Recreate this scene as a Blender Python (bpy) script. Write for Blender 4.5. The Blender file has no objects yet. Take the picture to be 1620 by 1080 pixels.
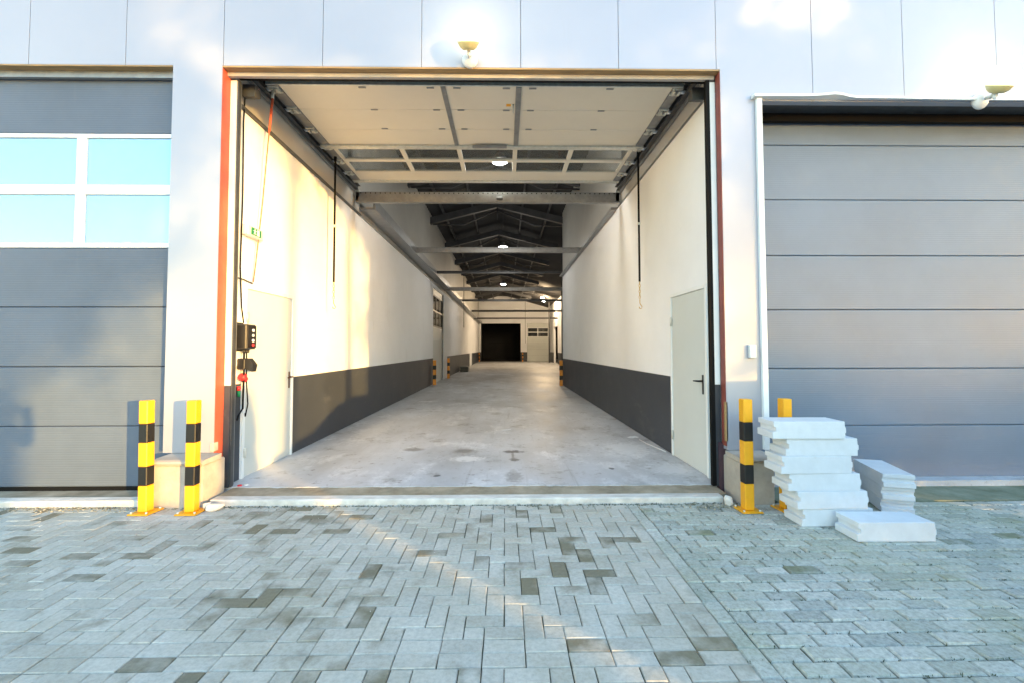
import bpy, bmesh, math, random
from mathutils import Vector, Matrix, Quaternion, noise
R = math.radians
random.seed(7)
C = bpy.context.scene.collection
sc = bpy.context.scene

# ------------------------------------------------------------------ camera, light, exposure
cam_d = bpy.data.cameras.new('camera'); cam = bpy.data.objects.new('camera', cam_d); C.objects.link(cam)
cam_d.sensor_width = 36; cam_d.lens = 725 / 1620 * 36; cam_d.shift_y = -0.0104
cam_d.clip_start = 0.05; cam_d.clip_end = 400
cam.location = (0, 0, 1.5)
cam.rotation_euler = (R(92.2), R(0.1), R(-0.87))
sc.camera = cam

SUN_EL, SUN_AZ = 4.9, 135.0            # low winter sun behind the camera, to the right
S = Vector((math.sin(R(SUN_AZ)) * math.cos(R(SUN_EL)), math.cos(R(SUN_AZ)) * math.cos(R(SUN_EL)), math.sin(R(SUN_EL))))
w = bpy.data.worlds.new('World'); sc.world = w; w.use_nodes = True
wn = w.node_tree; bg = wn.nodes['Background']
sky = wn.nodes.new('ShaderNodeTexSky'); sky.sky_type = 'NISHITA'; sky.sun_disc = False
sky.sun_elevation = R(SUN_EL); sky.sun_rotation = R(SUN_AZ)
sky.air_density = 1.0; sky.dust_density = 0.3; sky.ozone_density = 1.5
wn.links.new(sky.outputs[0], bg.inputs[0]); bg.inputs[1].default_value = 0.15
sun_d = bpy.data.lights.new('sun', 'SUN'); sun = bpy.data.objects.new('sun', sun_d); C.objects.link(sun)
sun_d.energy = 2.0; sun_d.angle = R(0.6); sun_d.color = (0.54, 0.315, 0.09)
sun.rotation_euler = (-S).to_track_quat('-Z', 'Y').to_euler()
sun.location = S * 60
sc.view_settings.view_transform = 'Standard'; sc.view_settings.look = 'None'
sc.view_settings.gamma = 1; sc.view_settings.use_curve_mapping = False
sc.view_settings.exposure = 3.48
sc.cycles.use_denoising = True
sc.cycles.max_bounces = 10; sc.cycles.diffuse_bounces = 6; sc.cycles.glossy_bounces = 5
sc.cycles.transmission_bounces = 8; sc.cycles.transparent_max_bounces = 12
sc.cycles.sample_clamp_indirect = 6

# ------------------------------------------------------------------ materials
def mat(name, col, rough=0.6, metal=0.0, var=0.0, scale=4.0, col2=None, bump=0.0, bscale=60.0, spec=0.5,
        coat=0.0, ribs=None, emit=None, estr=0.0, stretch=(1, 1, 1), rvar=0.0, rand=0.0, bdist=0.01):
    m = bpy.data.materials.new(name); m.use_nodes = True
    nt = m.node_tree; N = nt.nodes; L = nt.links; b = N['Principled BSDF']
    b.inputs['Base Color'].default_value = (*col, 1); b.inputs['Roughness'].default_value = rough
    b.inputs['Metallic'].default_value = metal; b.inputs['Specular IOR Level'].default_value = spec
    b.inputs['Coat Weight'].default_value = coat; b.inputs['Coat Roughness'].default_value = 0.15
    geo = N.new('ShaderNodeNewGeometry')
    mp = N.new('ShaderNodeMapping'); mp.inputs['Scale'].default_value = stretch
    L.new(geo.outputs['Position'], mp.inputs['Vector'])
    if var or col2:
        n = N.new('ShaderNodeTexNoise'); n.inputs['Scale'].default_value = scale; n.inputs['Detail'].default_value = 8; n.inputs['Roughness'].default_value = 0.65
        L.new(mp.outputs[0], n.inputs['Vector'])
        r = N.new('ShaderNodeValToRGB'); r.color_ramp.elements[0].position = 0.36; r.color_ramp.elements[1].position = 0.66
        c2 = col2 or tuple(max(0, c * (1 - var)) for c in col)
        r.color_ramp.elements[0].color = (*c2, 1); r.color_ramp.elements[1].color = (*col, 1)
        L.new(n.outputs['Fac'], r.inputs['Fac'])
        out = r.outputs['Color']
        if rand:
            oi = N.new('ShaderNodeObjectInfo'); hs = N.new('ShaderNodeHueSaturation'); mr = N.new('ShaderNodeMapRange')
            mr.inputs['To Min'].default_value = 1 - rand; mr.inputs['To Max'].default_value = 1 + rand
            L.new(oi.outputs['Random'], mr.inputs['Value']); L.new(mr.outputs[0], hs.inputs['Value']); L.new(out, hs.inputs['Color']); out = hs.outputs[0]
        L.new(out, b.inputs['Base Color'])
        if rvar:
            mr = N.new('ShaderNodeMapRange'); mr.inputs['To Min'].default_value = max(0.02, rough - rvar); mr.inputs['To Max'].default_value = min(1, rough + rvar)
            L.new(n.outputs['Fac'], mr.inputs['Value']); L.new(mr.outputs[0], b.inputs['Roughness'])
    nrm = None
    if bump:
        n2 = N.new('ShaderNodeTexNoise'); n2.inputs['Scale'].default_value = bscale; n2.inputs['Detail'].default_value = 4
        L.new(mp.outputs[0], n2.inputs['Vector'])
        bp = N.new('ShaderNodeBump'); bp.inputs['Strength'].default_value = bump; bp.inputs['Distance'].default_value = bdist
        L.new(n2.outputs['Fac'], bp.inputs['Height']); nrm = bp.outputs[0]
    if ribs:                                  # fine horizontal micro ribs pressed into the sheet
        wv = N.new('ShaderNodeTexWave'); wv.wave_type = 'BANDS'; wv.bands_direction = 'Z'; wv.inputs['Scale'].default_value = ribs
        wv.inputs['Distortion'].default_value = 0.0
        L.new(geo.outputs['Position'], wv.inputs['Vector'])
        bp2 = N.new('ShaderNodeBump'); bp2.inputs['Strength'].default_value = 0.16; bp2.inputs['Distance'].default_value = 0.004
        L.new(wv.outputs['Fac'], bp2.inputs['Height'])
        if nrm: L.new(nrm, bp2.inputs['Normal'])
        nrm = bp2.outputs[0]
    if nrm: L.new(nrm, b.inputs['Normal'])
    if emit:
        b.inputs['Emission Color'].default_value = (*emit, 1); b.inputs['Emission Strength'].default_value = estr
    return m

M = {}
M['cladding'] = mat('coated_steel_cladding', (.36, .375, .43), .38, .25, var=.05, scale=.7, bump=.05, bscale=1.2, rvar=.08, bdist=.03)
M['joint'] = mat('joint_strip', (.42, .42, .45), .6)
M['anthracite'] = mat('anthracite_door_sheet', (.105, .135, .185), .42, .0, var=.16, scale=1.1, spec=.3, ribs=13, bump=.05, bscale=2.0, rvar=.08, bdist=.02)
M['lit_anthracite'] = mat('lit_anthracite_sheet', (.15, .20, .27), .45, .0, var=.14, scale=1.0, ribs=13, bump=.06, bscale=2.0, rvar=.08, bdist=.02)  # lightened copy of the anthracite sheet; sun and glare put into its colour
M['white_frame'] = mat('white_aluminium', (.80, .82, .82), .4, var=.05, scale=3)
M['wallwhite'] = mat('white_wall_paint', (.83, .845, .87), .75, var=.05, scale=1.1, bump=.08, bscale=35)
def blockwork(m):
    nt = m.node_tree; N = nt.nodes; L = nt.links; b = N['Principled BSDF']
    geo = N.new('ShaderNodeNewGeometry'); sx = N.new('ShaderNodeSeparateXYZ'); cx = N.new('ShaderNodeCombineXYZ')
    L.new(geo.outputs['Position'], sx.inputs[0]); L.new(sx.outputs[1], cx.inputs[0]); L.new(sx.outputs[2], cx.inputs[1])
    bk = N.new('ShaderNodeTexBrick'); bk.inputs['Scale'].default_value = 1; bk.inputs['Brick Width'].default_value = .9; bk.inputs['Row Height'].default_value = .3; bk.inputs['Mortar Size'].default_value = .004
    bk.inputs['Mortar Smooth'].default_value = .6; bk.inputs['Color1'].default_value = (1, 1, 1, 1); bk.inputs['Color2'].default_value = (.93, .93, .93, 1); bk.inputs['Mortar'].default_value = (0, 0, 0, 1)
    L.new(cx.outputs[0], bk.inputs['Vector'])
    bp = N.new('ShaderNodeBump'); bp.inputs['Strength'].default_value = .35; bp.inputs['Distance'].default_value = .006
    L.new(bk.outputs['Color'], bp.inputs['Height'])
    if b.inputs['Normal'].links: L.new(b.inputs['Normal'].links[0].from_socket, bp.inputs['Normal'])
    L.new(bp.outputs[0], b.inputs['Normal'])
blockwork(M['wallwhite'])
M['dado'] = mat('anthracite_wall_paint', (.045, .053, .068), .5, var=.25, scale=1.6, bump=.05, bscale=40, rvar=.12)
M['upper'] = mat('grey_sandwich_panel', (.50, .50, .48), .45, .1, var=.12, scale=.8)
M['roof'] = mat('dark_roof_sheet', (.035, .035, .038), .7, var=.3, scale=1.2)
M['roofbeam'] = mat('dark_steel', (.075, .078, .085), .55, .2, var=.3, scale=3)
M['steel'] = mat('grey_galvanised_steel', (.34, .35, .36), .42, .6, var=.25, scale=9, rvar=.1)
M['zinc'] = mat('bright_zinc', (.70, .71, .66), .40, .45, var=.2, scale=20)
M['track'] = mat('dark_track_steel', (.10, .105, .11), .45, .5, var=.3, scale=8)
M['red'] = mat('red_primer_steel', (.52, .10, .055), .55, var=.25, scale=5, bump=.1, bscale=50)
M['maroon'] = mat('maroon_steel', (.085, .045, .06), .5, var=.3, scale=6)
M['headerpaint'] = mat('grey_beige_frame_paint', (.42, .39, .36), .55, var=.15, scale=5)
M['maroon2'] = mat('dark_red_primer', (.26, .06, .045), .55, var=.3, scale=5)
M['cream'] = mat('cream_frame_paint', (.74, .72, .64), .55, var=.1, scale=5)
M['wood'] = mat('weathered_timber', (.42, .27, .12), .7, var=.4, scale=6, stretch=(.6, 6, 6))
M['black'] = mat('black_rubber_and_gaps', (.005, .005, .0055), .7, var=.2, scale=10, spec=.15)  # rubber parts, and the black fill of the unlit gaps above the doors
M['blackplastic'] = mat('black_plastic', (.018, .018, .02), .38, var=.2, scale=30)
M['doorpanel_in'] = mat('cream_door_lining', (.70, .66, .57), .5, var=.05, scale=1.5, rvar=.08)
M['persdoor'] = mat('pale_grey_steel_door', (.60, .63, .61), .45, var=.04, scale=2.5, rvar=.06)
M['yellow'] = mat('yellow_powder_coat', (.80, .37, .008), .42, var=.1, scale=7, bump=.03, bscale=80, rvar=.1)
M['blackcoat'] = mat('black_powder_coat', (.004, .004, .0045), .5, var=.2, scale=12)
M['foam'] = mat('white_aerated_block', (.60, .625, .655), .85, var=.08, scale=9, bump=.12, bscale=150, rand=.03)
def wear(m, col, lo, hi, scale, amt, stretch=(1, 1, 1), loc=(0, 0, 0)):
    nt = m.node_tree; N = nt.nodes; L = nt.links; b = N['Principled BSDF']; inp = b.inputs['Base Color']
    geo = N.new('ShaderNodeNewGeometry'); mp = N.new('ShaderNodeMapping'); mp.inputs['Scale'].default_value = stretch; mp.inputs['Location'].default_value = loc
    L.new(geo.outputs['Position'], mp.inputs[0])
    n = N.new('ShaderNodeTexNoise'); n.inputs['Scale'].default_value = scale; n.inputs['Detail'].default_value = 10; n.inputs['Roughness'].default_value = .75
    L.new(mp.outputs[0], n.inputs['Vector'])
    r = N.new('ShaderNodeMapRange'); r.inputs['From Min'].default_value = lo; r.inputs['From Max'].default_value = hi; r.inputs['To Max'].default_value = amt
    L.new(n.outputs['Fac'], r.inputs['Value'])
    x = N.new('ShaderNodeMix'); x.data_type = 'RGBA'; x.inputs[7].default_value = (*col, 1)
    if inp.links: L.new(inp.links[0].from_socket, x.inputs[6])
    else: x.inputs[6].default_value = inp.default_value
    L.new(r.outputs[0], x.inputs[0]); L.new(x.outputs[2], inp)
wear(M['yellow'], (.30, .20, .06), .64, .70, 16, .75)
wear(M['blackcoat'], (.20, .19, .16), .64, .72, 16, .6)
wear(M['foam'], (.52, .52, .49), .58, .74, 7, .6)
wear(M['wallwhite'], (.55, .54, .50), .60, .78, 1.6, .45, (1, 1, .35))
wear(M['wallwhite'], (.45, .44, .42), .66, .72, 9, .35, (1, .3, 1), (4, 2, 1))
wear(M['dado'], (.13, .13, .13), .58, .74, 2.4, .5, (1, .4, 1))
wear(M['dado'], (.22, .22, .22), .66, .72, 13, .4, (1, .3, 1), (3, 3, 3))
wear(M['cladding'], (.33, .32, .33), .60, .78, 1.8, .35, (2.2, 1, .25))
wear(M['anthracite'], (.16, .17, .19), .60, .75, 2.0, .2, (2.5, 1, .3))
wear(M['lit_anthracite'], (.18, .20, .22), .60, .75, 2.0, .2, (2.5, 1, .3))
M['orange'] = mat('orange_powder_coat', (.72, .26, .02), .45, var=.12, scale=8)
M['castconc'] = mat('cast_concrete', (.44, .40, .35), .85, var=.22, scale=6, bump=.25, bscale=45)
M['kerbconc'] = mat('pale_kerb_concrete', (.66, .63, .58), .85, var=.30, scale=7, bump=.4, bscale=30, stretch=(1, 3, 1))
M['sill'] = mat('stained_threshold_concrete', (.40, .34, .25), .85, col2=(.20, .165, .11), scale=3.2, bump=.3, bscale=40)
M['ramp'] = mat('mossy_threshold_concrete', (.25, .27, .20), .88, col2=(.13, .15, .09), scale=3.5, bump=.3, bscale=40)
M['stone'] = mat('pale_rubble', (.64, .61, .57), .85, var=.25, scale=14, bump=.5, bscale=30)
M['gravel'] = mat('mixed_gravel', (.42, .40, .34), .9, col2=(.12, .12, .08), scale=25)
M['redplastic'] = mat('red_plastic', (.62, .03, .035), .35)
M['greenplastic'] = mat('green_plastic', (.006, .19, .075), .5)
M['greyplastic'] = mat('light_grey_plastic', (.62, .63, .62), .45, var=.05)
M['whiteplastic'] = mat('white_plastic', (.8, .8, .8), .4)
M['redcord'] = mat('red_orange_cord', (.70, .13, .06), .6)
M['brass'] = mat('brass_chain', (.62, .42, .16), .35, .8)
M['handle'] = mat('black_handle', (.015, .013, .012), .35)
M['handlebrown'] = mat('dark_bronze_handle', (.10, .05, .03), .4, .3)
M['paper'] = mat('paper_scrap', (.78, .79, .80), .8)
M['yellowbowl'] = mat('yellow_lamp_bowl', (.80, .68, .32), .35, var=.1)
M['lampglass'] = mat('lit_lamp_glass', (.9, .85, .6), .2, emit=(1.0, .88, .50), estr=.4)
M['led'] = mat('lit_led_lens', (.9, .9, .9), .2, emit=(1.0, .97, .88), estr=10)
M['ledbody'] = mat('lamp_housing', (.25, .25, .26), .4, .4)
M['bark'] = mat('bark', (.09, .07, .05), .9, var=.4, scale=12, bump=.5, bscale=20)
M['leaf'] = mat('leaf', (.05, .075, .025), .6, var=.5, scale=1.5)
M['carpaint'] = mat('car_paint', (.30, .31, .33), .3, .5, coat=.8)
M['carglass'] = mat('car_glass', (.02, .025, .03), .08)
M['tyre'] = mat('tyre_rubber', (.02, .02, .02), .8)
M['skin'] = mat('skin', (.55, .36, .27), .55)
M['jacket'] = mat('dark_jacket', (.03, .035, .05), .8, var=.3, scale=20)
M['trousers'] = mat('blue_trousers', (.05, .06, .10), .85, var=.3, scale=20)
M['hair'] = mat('brown_hair', (.05, .03, .02), .6)
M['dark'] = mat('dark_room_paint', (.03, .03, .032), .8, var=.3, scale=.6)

def mat_glass(name, tint, rough=0.03, mixf=0.35, body=(.5, .6, .65), metal=0.0):
    m = bpy.data.materials.new(name); m.use_nodes = True; nt = m.node_tree; N = nt.nodes; L = nt.links
    b = N['Principled BSDF']; out = N['Material Output']
    b.inputs['Base Color'].default_value = (*body, 1); b.inputs['Roughness'].default_value = rough
    b.inputs['IOR'].default_value = 1.6; b.inputs['Metallic'].default_value = metal; b.inputs['Specular IOR Level'].default_value = .9
    t = N.new('ShaderNodeBsdfTransparent'); t.inputs[0].default_value = (*tint, 1)
    mx = N.new('ShaderNodeMixShader'); mx.inputs[0].default_value = mixf
    L.new(t.outputs[0], mx.inputs[1]); L.new(b.outputs[0], mx.inputs[2]); L.new(mx.outputs[0], out.inputs['Surface'])
    return m
M['pane'] = mat_glass('bluish_acrylic_pane', (.70, .85, .92), .05, .80, (.40, .62, .78), .5)
M['clearpane'] = mat_glass('clear_acrylic_pane', (.82, .84, .84), .05, .16, (.3, .32, .32))
M['darkpane'] = mat_glass('dark_acrylic_pane', (.2, .22, .24), .08, .6, (.06, .065, .07))

def mat_paver(name, base, dark, stain, stain_level, rough=.8, grain=.25):
    """concrete paver: every stone a slightly different grey, some stained by moss and dirt"""
    m = bpy.data.materials.new(name); m.use_nodes = True; nt = m.node_tree; N = nt.nodes; L = nt.links
    b = N['Principled BSDF']; b.inputs['Specular IOR Level'].default_value = .4
    geo = N.new('ShaderNodeNewGeometry'); oi = N.new('ShaderNodeObjectInfo')
    ad = N.new('ShaderNodeMath'); ad.operation = 'ADD'
    L.new(geo.outputs['Random Per Island'], ad.inputs[0]); L.new(oi.outputs['Random'], ad.inputs[1])
    fr = N.new('ShaderNodeMath'); fr.operation = 'FRACT'; L.new(ad.outputs[0], fr.inputs[0])
    n1 = N.new('ShaderNodeTexNoise'); n1.inputs['Scale'].default_value = 38; n1.inputs['Detail'].default_value = 6; n1.inputs['Roughness'].default_value = .7
    L.new(geo.outputs['Position'], n1.inputs['Vector'])
    # base grey, per stone
    r1 = N.new('ShaderNodeValToRGB'); e = r1.color_ramp.elements
    e[0].position = 0; e[0].color = (*dark, 1); e[1].position = 1; e[1].color = (*base, 1)
    k = e.new(.35); k.color = tuple((a * .5 + c * .5) for a, c in zip(base, dark)) + (1,)
    L.new(fr.outputs[0], r1.inputs[0])
    mg = N.new('ShaderNodeMix'); mg.data_type = 'RGBA'; mg.blend_type = 'MULTIPLY'; mg.inputs[0].default_value = grain * 2
    rg = N.new('ShaderNodeValToRGB'); rg.color_ramp.elements[0].position = .3; rg.color_ramp.elements[0].color = (.45, .45, .45, 1); rg.color_ramp.elements[1].position = .6
    L.new(n1.outputs['Fac'], rg.inputs[0]); L.new(r1.outputs[0], mg.inputs[6]); L.new(rg.outputs[0], mg.inputs[7])
    # stains: patchy inside a stone, strong on a few stones, in clusters
    n2 = N.new('ShaderNodeTexNoise'); n2.inputs['Scale'].default_value = 5.5; n2.inputs['Detail'].default_value = 7
    n3 = N.new('ShaderNodeTexNoise'); n3.inputs['Scale'].default_value = .9; n3.inputs['Detail'].default_value = 2
    L.new(geo.outputs['Position'], n2.inputs['Vector']); L.new(geo.outputs['Position'], n3.inputs['Vector'])
    m1 = N.new('ShaderNodeMath'); m1.operation = 'MULTIPLY'; m1.inputs[1].default_value = 7.31; L.new(fr.outputs[0], m1.inputs[0])
    f2 = N.new('ShaderNodeMath'); f2.operation = 'FRACT'; L.new(m1.outputs[0], f2.inputs[0])
    p = N.new('ShaderNodeMath'); p.operation = 'POWER'; p.inputs[1].default_value = 5; L.new(f2.outputs[0], p.inputs[0])
    s1 = N.new('ShaderNodeMath'); s1.operation = 'MULTIPLY_ADD'; s1.inputs[1].default_value = .48; L.new(p.outputs[0], s1.inputs[0])
    s0 = N.new('ShaderNodeMath'); s0.operation = 'ADD'; L.new(n2.outputs['Fac'], s0.inputs[0]); L.new(n3.outputs['Fac'], s0.inputs[1])
    L.new(s0.outputs[0], s1.inputs[2])
    mr = N.new('ShaderNodeMapRange'); mr.inputs['From Min'].default_value = stain_level; mr.inputs['From Max'].default_value = stain_level + .34; mr.clamp = True
    mr.inputs['To Max'].default_value = .84
    L.new(s1.outputs[0], mr.inputs['Value'])
    ms = N.new('ShaderNodeMix'); ms.data_type = 'RGBA'; L.new(mr.outputs[0], ms.inputs[0])
    L.new(mg.outputs[2], ms.inputs[6])
    rs = N.new('ShaderNodeMix'); rs.data_type = 'RGBA'; L.new(n1.outputs['Fac'], rs.inputs[0])
    rs.inputs[6].default_value = (*[c * .6 for c in stain], 1); rs.inputs[7].default_value = (*[min(1, c * 1.5) for c in stain], 1)
    L.new(rs.outputs[2], ms.inputs[7])
    n6 = N.new('ShaderNodeTexNoise'); n6.inputs['Scale'].default_value = 1.3; n6.inputs['Detail'].default_value = 9; n6.inputs['Roughness'].default_value = .7
    L.new(geo.outputs['Position'], n6.inputs['Vector'])
    mr6 = N.new('ShaderNodeMapRange'); mr6.inputs['From Min'].default_value = .42; mr6.inputs['From Max'].default_value = .68; mr6.inputs['To Max'].default_value = .42
    L.new(n6.outputs['Fac'], mr6.inputs['Value'])
    md = N.new('ShaderNodeMix'); md.data_type = 'RGBA'; md.inputs[7].default_value = (*[c * 2.1 for c in stain], 1)
    L.new(mr6.outputs[0], md.inputs[0]); L.new(ms.outputs[2], md.inputs[6])
    # pale lime specks and smears
    n4 = N.new('ShaderNodeTexNoise'); n4.inputs['Scale'].default_value = 3.1; n4.inputs['Detail'].default_value = 10; n4.inputs['Roughness'].default_value = .8
    mp = N.new('ShaderNodeMapping'); mp.inputs['Location'].default_value = (7, 3, 0); L.new(geo.outputs['Position'], mp.inputs[0]); L.new(mp.outputs[0], n4.inputs['Vector'])
    mr2 = N.new('ShaderNodeMapRange'); mr2.inputs['From Min'].default_value = .655; mr2.inputs['From Max'].default_value = .74; mr2.inputs['To Max'].default_value = .55
    L.new(n4.outputs['Fac'], mr2.inputs['Value'])
    mw = N.new('ShaderNodeMix'); mw.data_type = 'RGBA'; mw.inputs[7].default_value = (.62, .63, .64, 1)
    L.new(mr2.outputs[0], mw.inputs[0]); L.new(md.outputs[2], mw.inputs[6]); L.new(mw.outputs[2], b.inputs['Base Color'])
    b.inputs['Roughness'].default_value = rough
    bp = N.new('ShaderNodeBump'); bp.inputs['Strength'].default_value = .35; bp.inputs['Distance'].default_value = .004
    n5 = N.new('ShaderNodeTexNoise'); n5.inputs['Scale'].default_value = 160; n5.inputs['Detail'].default_value = 3
    L.new(geo.outputs['Position'], n5.inputs['Vector']); L.new(n5.outputs['Fac'], bp.inputs['Height']); L.new(bp.outputs[0], b.inputs['Normal'])
    return m
M['paver'] = mat_paver('grey_concrete_paver', (.545, .525, .465), (.445, .43, .38), (.115, .098, .055), 1.09)
M['paver_old'] = mat_paver('rough_old_paver', (.545, .545, .49), (.37, .385, .35), (.13, .135, .07), 1.33, .85, .42)
M['sand'] = mat('joint_sand_and_moss', (.075, .072, .045), .95, col2=(.035, .045, .015), scale=7, bump=.4, bscale=120)

def mat_floor():
    m = mat('power_floated_concrete', (.56, .58, .62), .5, col2=(.35, .355, .365), scale=.8, bump=.06, bscale=20, stretch=(1, .45, 1), rvar=.14)
    nt = m.node_tree; N = nt.nodes; L = nt.links; b = N['Principled BSDF']
    src = b.inputs['Base Color'].links[0].from_socket
    geo = N.new('ShaderNodeNewGeometry')
    def layer(src, scale, lo, hi, col, amt, loc, stretch=(1, 1, 1)):
        mp = N.new('ShaderNodeMapping'); mp.inputs['Location'].default_value = loc; mp.inputs['Scale'].default_value = stretch
        L.new(geo.outputs['Position'], mp.inputs[0])
        n = N.new('ShaderNodeTexNoise'); n.inputs['Scale'].default_value = scale; n.inputs['Detail'].default_value = 9; n.inputs['Roughness'].default_value = .72
        L.new(mp.outputs[0], n.inputs['Vector'])
        r = N.new('ShaderNodeMapRange'); r.inputs['From Min'].default_value = lo; r.inputs['From Max'].default_value = hi; r.inputs['To Max'].default_value = amt
        L.new(n.outputs['Fac'], r.inputs['Value'])
        x = N.new('ShaderNodeMix'); x.data_type = 'RGBA'; x.inputs[7].default_value = (*col, 1)
        L.new(r.outputs[0], x.inputs[0]); L.new(src, x.inputs[6]); return x.outputs[2]
    s = layer(src, 1.7, .53, .70, (.72, .73, .75), .85, (3, 9, 0), (1, .6, 1))      # lime bloom
    s = layer(s, 1.9, .565, .67, (.17, .165, .15), .75, (11, 4, 0))                  # oil and water stains
    s = layer(s, 9, .585, .68, (.20, .19, .18), .9, (1, 2, 0))                      # small spots
    s = layer(s, 5, .60, .70, (.22, .21, .20), .5, (5, 5, 0), (2.2, .07, 1))        # tyre streaks along the hall
    def spot(src, cx, cy, rx, ry, col, amt, rag=.9):
        mp = N.new('ShaderNodeMapping'); mp.inputs['Location'].default_value = (-cx / rx, -cy / ry, 0); mp.inputs['Scale'].default_value = (1 / rx, 1 / ry, 0)
        L.new(geo.outputs['Position'], mp.inputs[0])
        ln = N.new('ShaderNodeVectorMath'); ln.operation = 'LENGTH'; L.new(mp.outputs[0], ln.inputs[0])
        n = N.new('ShaderNodeTexNoise'); n.inputs['Scale'].default_value = 16; n.inputs['Detail'].default_value = 5; L.new(geo.outputs['Position'], n.inputs['Vector'])
        a = N.new('ShaderNodeMath'); a.operation = 'MULTIPLY_ADD'; a.inputs[1].default_value = rag * 2; L.new(n.outputs['Fac'], a.inputs[0]); L.new(ln.outputs['Value'], a.inputs[2])
        r = N.new('ShaderNodeMapRange'); r.inputs['From Min'].default_value = rag + 1.1; r.inputs['From Max'].default_value = rag + .55; r.inputs['To Max'].default_value = amt
        L.new(a.outputs[0], r.inputs['Value'])
        x = N.new('ShaderNodeMix'); x.data_type = 'RGBA'; x.inputs[7].default_value = (*col, 1)
        L.new(r.outputs[0], x.inputs[0]); L.new(src, x.inputs[6]); return x.outputs[2]
    for a in ((.115, 6.44, .16, .10, (.05, .045, .04), .9), (.12, 5.98, .07, .09, (.06, .055, .05), .85), (.10, 6.2, .025, .25, (.10, .09, .08), .7), (-.57, 6.5, .17, .15, (.19, .18, .165), .8, .3),
              (-1.30, 6.6, .16, .12, (.20, .19, .175), .8, .3), (-.77, 5.25, .05, .05, (.06, .06, .06), .9), (1.27, 5.52, .035, .05, (.05, .05, .05), .9), (.10, 5.2, .10, .28, (.16, .155, .15), .6),
              (-.5, 6.05, .22, .18, (.74, .74, .74), .7), (1.75, 6.6, .35, .5, (.74, .75, .77), .6), (1.95, 5.5, .3, .3, (.72, .73, .76), .5), (-2.3, 8.2, .25, 1.2, (.72, .72, .72), .5)):
        s = spot(s, *a)
    L.new(s, b.inputs['Base Color'])
    return m
M['floor'] = mat_floor()
def mat_yard():
    m = mat('yard_paving', (.33, .34, .335), .85, col2=(.24, .25, .245), scale=1.5, bump=.2, bscale=60)
    return m
M['yard'] = mat_yard()

# ------------------------------------------------------------------ mesh helpers
class MB:
    def __init__(s): s.b = bmesh.new()
    def box(s, x0, x1, y0, y1, z0, z1, bev=0.0):
        vs = [s.b.verts.new(p) for p in ((x0, y0, z0), (x1, y0, z0), (x1, y1, z0), (x0, y1, z0), (x0, y0, z1), (x1, y0, z1), (x1, y1, z1), (x0, y1, z1))]
        fs = [s.b.faces.new([vs[i] for i in f]) for f in ((0, 3, 2, 1), (4, 5, 6, 7), (0, 1, 5, 4), (1, 2, 6, 5), (2, 3, 7, 6), (3, 0, 4, 7))]
        if bev:
            es = list({e for f in fs for e in f.edges})
            bmesh.ops.bevel(s.b, geom=es, offset=bev, segments=1, affect='EDGES', profile=.5)
        return s
    def quad(s, *ps):
        s.b.faces.new([s.b.verts.new(p) for p in ps]); return s
    def prism(s, prof, axis, a0, a1):
        """profile (2-D list) extruded along axis: 'x' prof=(y,z), 'y' prof=(x,z), 'z' prof=(x,y)"""
        def P(p, a): return (a, p[0], p[1]) if axis == 'x' else (p[0], a, p[1]) if axis == 'y' else (p[0], p[1], a)
        A = [s.b.verts.new(P(p, a0)) for p in prof]; B = [s.b.verts.new(P(p, a1)) for p in prof]
        n = len(prof); fs = [s.b.faces.new(A[::-1]), s.b.faces.new(B)]
        for i in range(n): fs.append(s.b.faces.new((A[i], A[(i + 1) % n], B[(i + 1) % n], B[i])))
        bmesh.ops.recalc_face_normals(s.b, faces=fs)
        return s
    def tube(s, pts, r, n=8, r1=None):
        pts = [Vector(p) for p in pts]; rings = []
        for i, p in enumerate(pts):
            d = (pts[min(i + 1, len(pts) - 1)] - pts[max(i - 1, 0)]).normalized()
            a = Vector((0, 0, 1)) if abs(d.z) < .9 else Vector((1, 0, 0))
            u = d.cross(a).normalized(); v = d.cross(u)
            rr = r if r1 is None else r + (r1 - r) * i / (len(pts) - 1)
            rings.append([s.b.verts.new(p + (u * math.cos(2 * math.pi * k / n) + v * math.sin(2 * math.pi * k / n)) * rr) for k in range(n)])
        for A, B in zip(rings, rings[1:]):
            for k in range(n):
                f = s.b.faces.new((A[k], A[(k + 1) % n], B[(k + 1) % n], B[k])); f.smooth = n > 5
        s.b.faces.new(rings[0][::-1]); s.b.faces.new(rings[-1])
        return s
    def lathe(s, prof, c=(0, 0, 0), n=20, rot=None):
        """profile of (radius, height) about z, at c"""
        c = Vector(c); rings = []
        for r, h in prof:
            ring = []
            for k in range(n):
                p = Vector((r * math.cos(2 * math.pi * k / n), r * math.sin(2 * math.pi * k / n), h))
                if rot: p = rot @ p
                ring.append(s.b.verts.new(p + c))
            rings.append(ring)
        fs = []
        for A, B in zip(rings, rings[1:]):
            for k in range(n):
                f = s.b.faces.new((A[k], A[(k + 1) % n], B[(k + 1) % n], B[k])); f.smooth = True; fs.append(f)
        fs += [s.b.faces.new(rings[0][::-1]), s.b.faces.new(rings[-1])]
        bmesh.ops.recalc_face_normals(s.b, faces=fs)
        return s
    def mesh(s, name, m):
        me = bpy.data.meshes.new(name); s.b.to_mesh(me); s.b.free(); me.materials.append(m); return me

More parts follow.
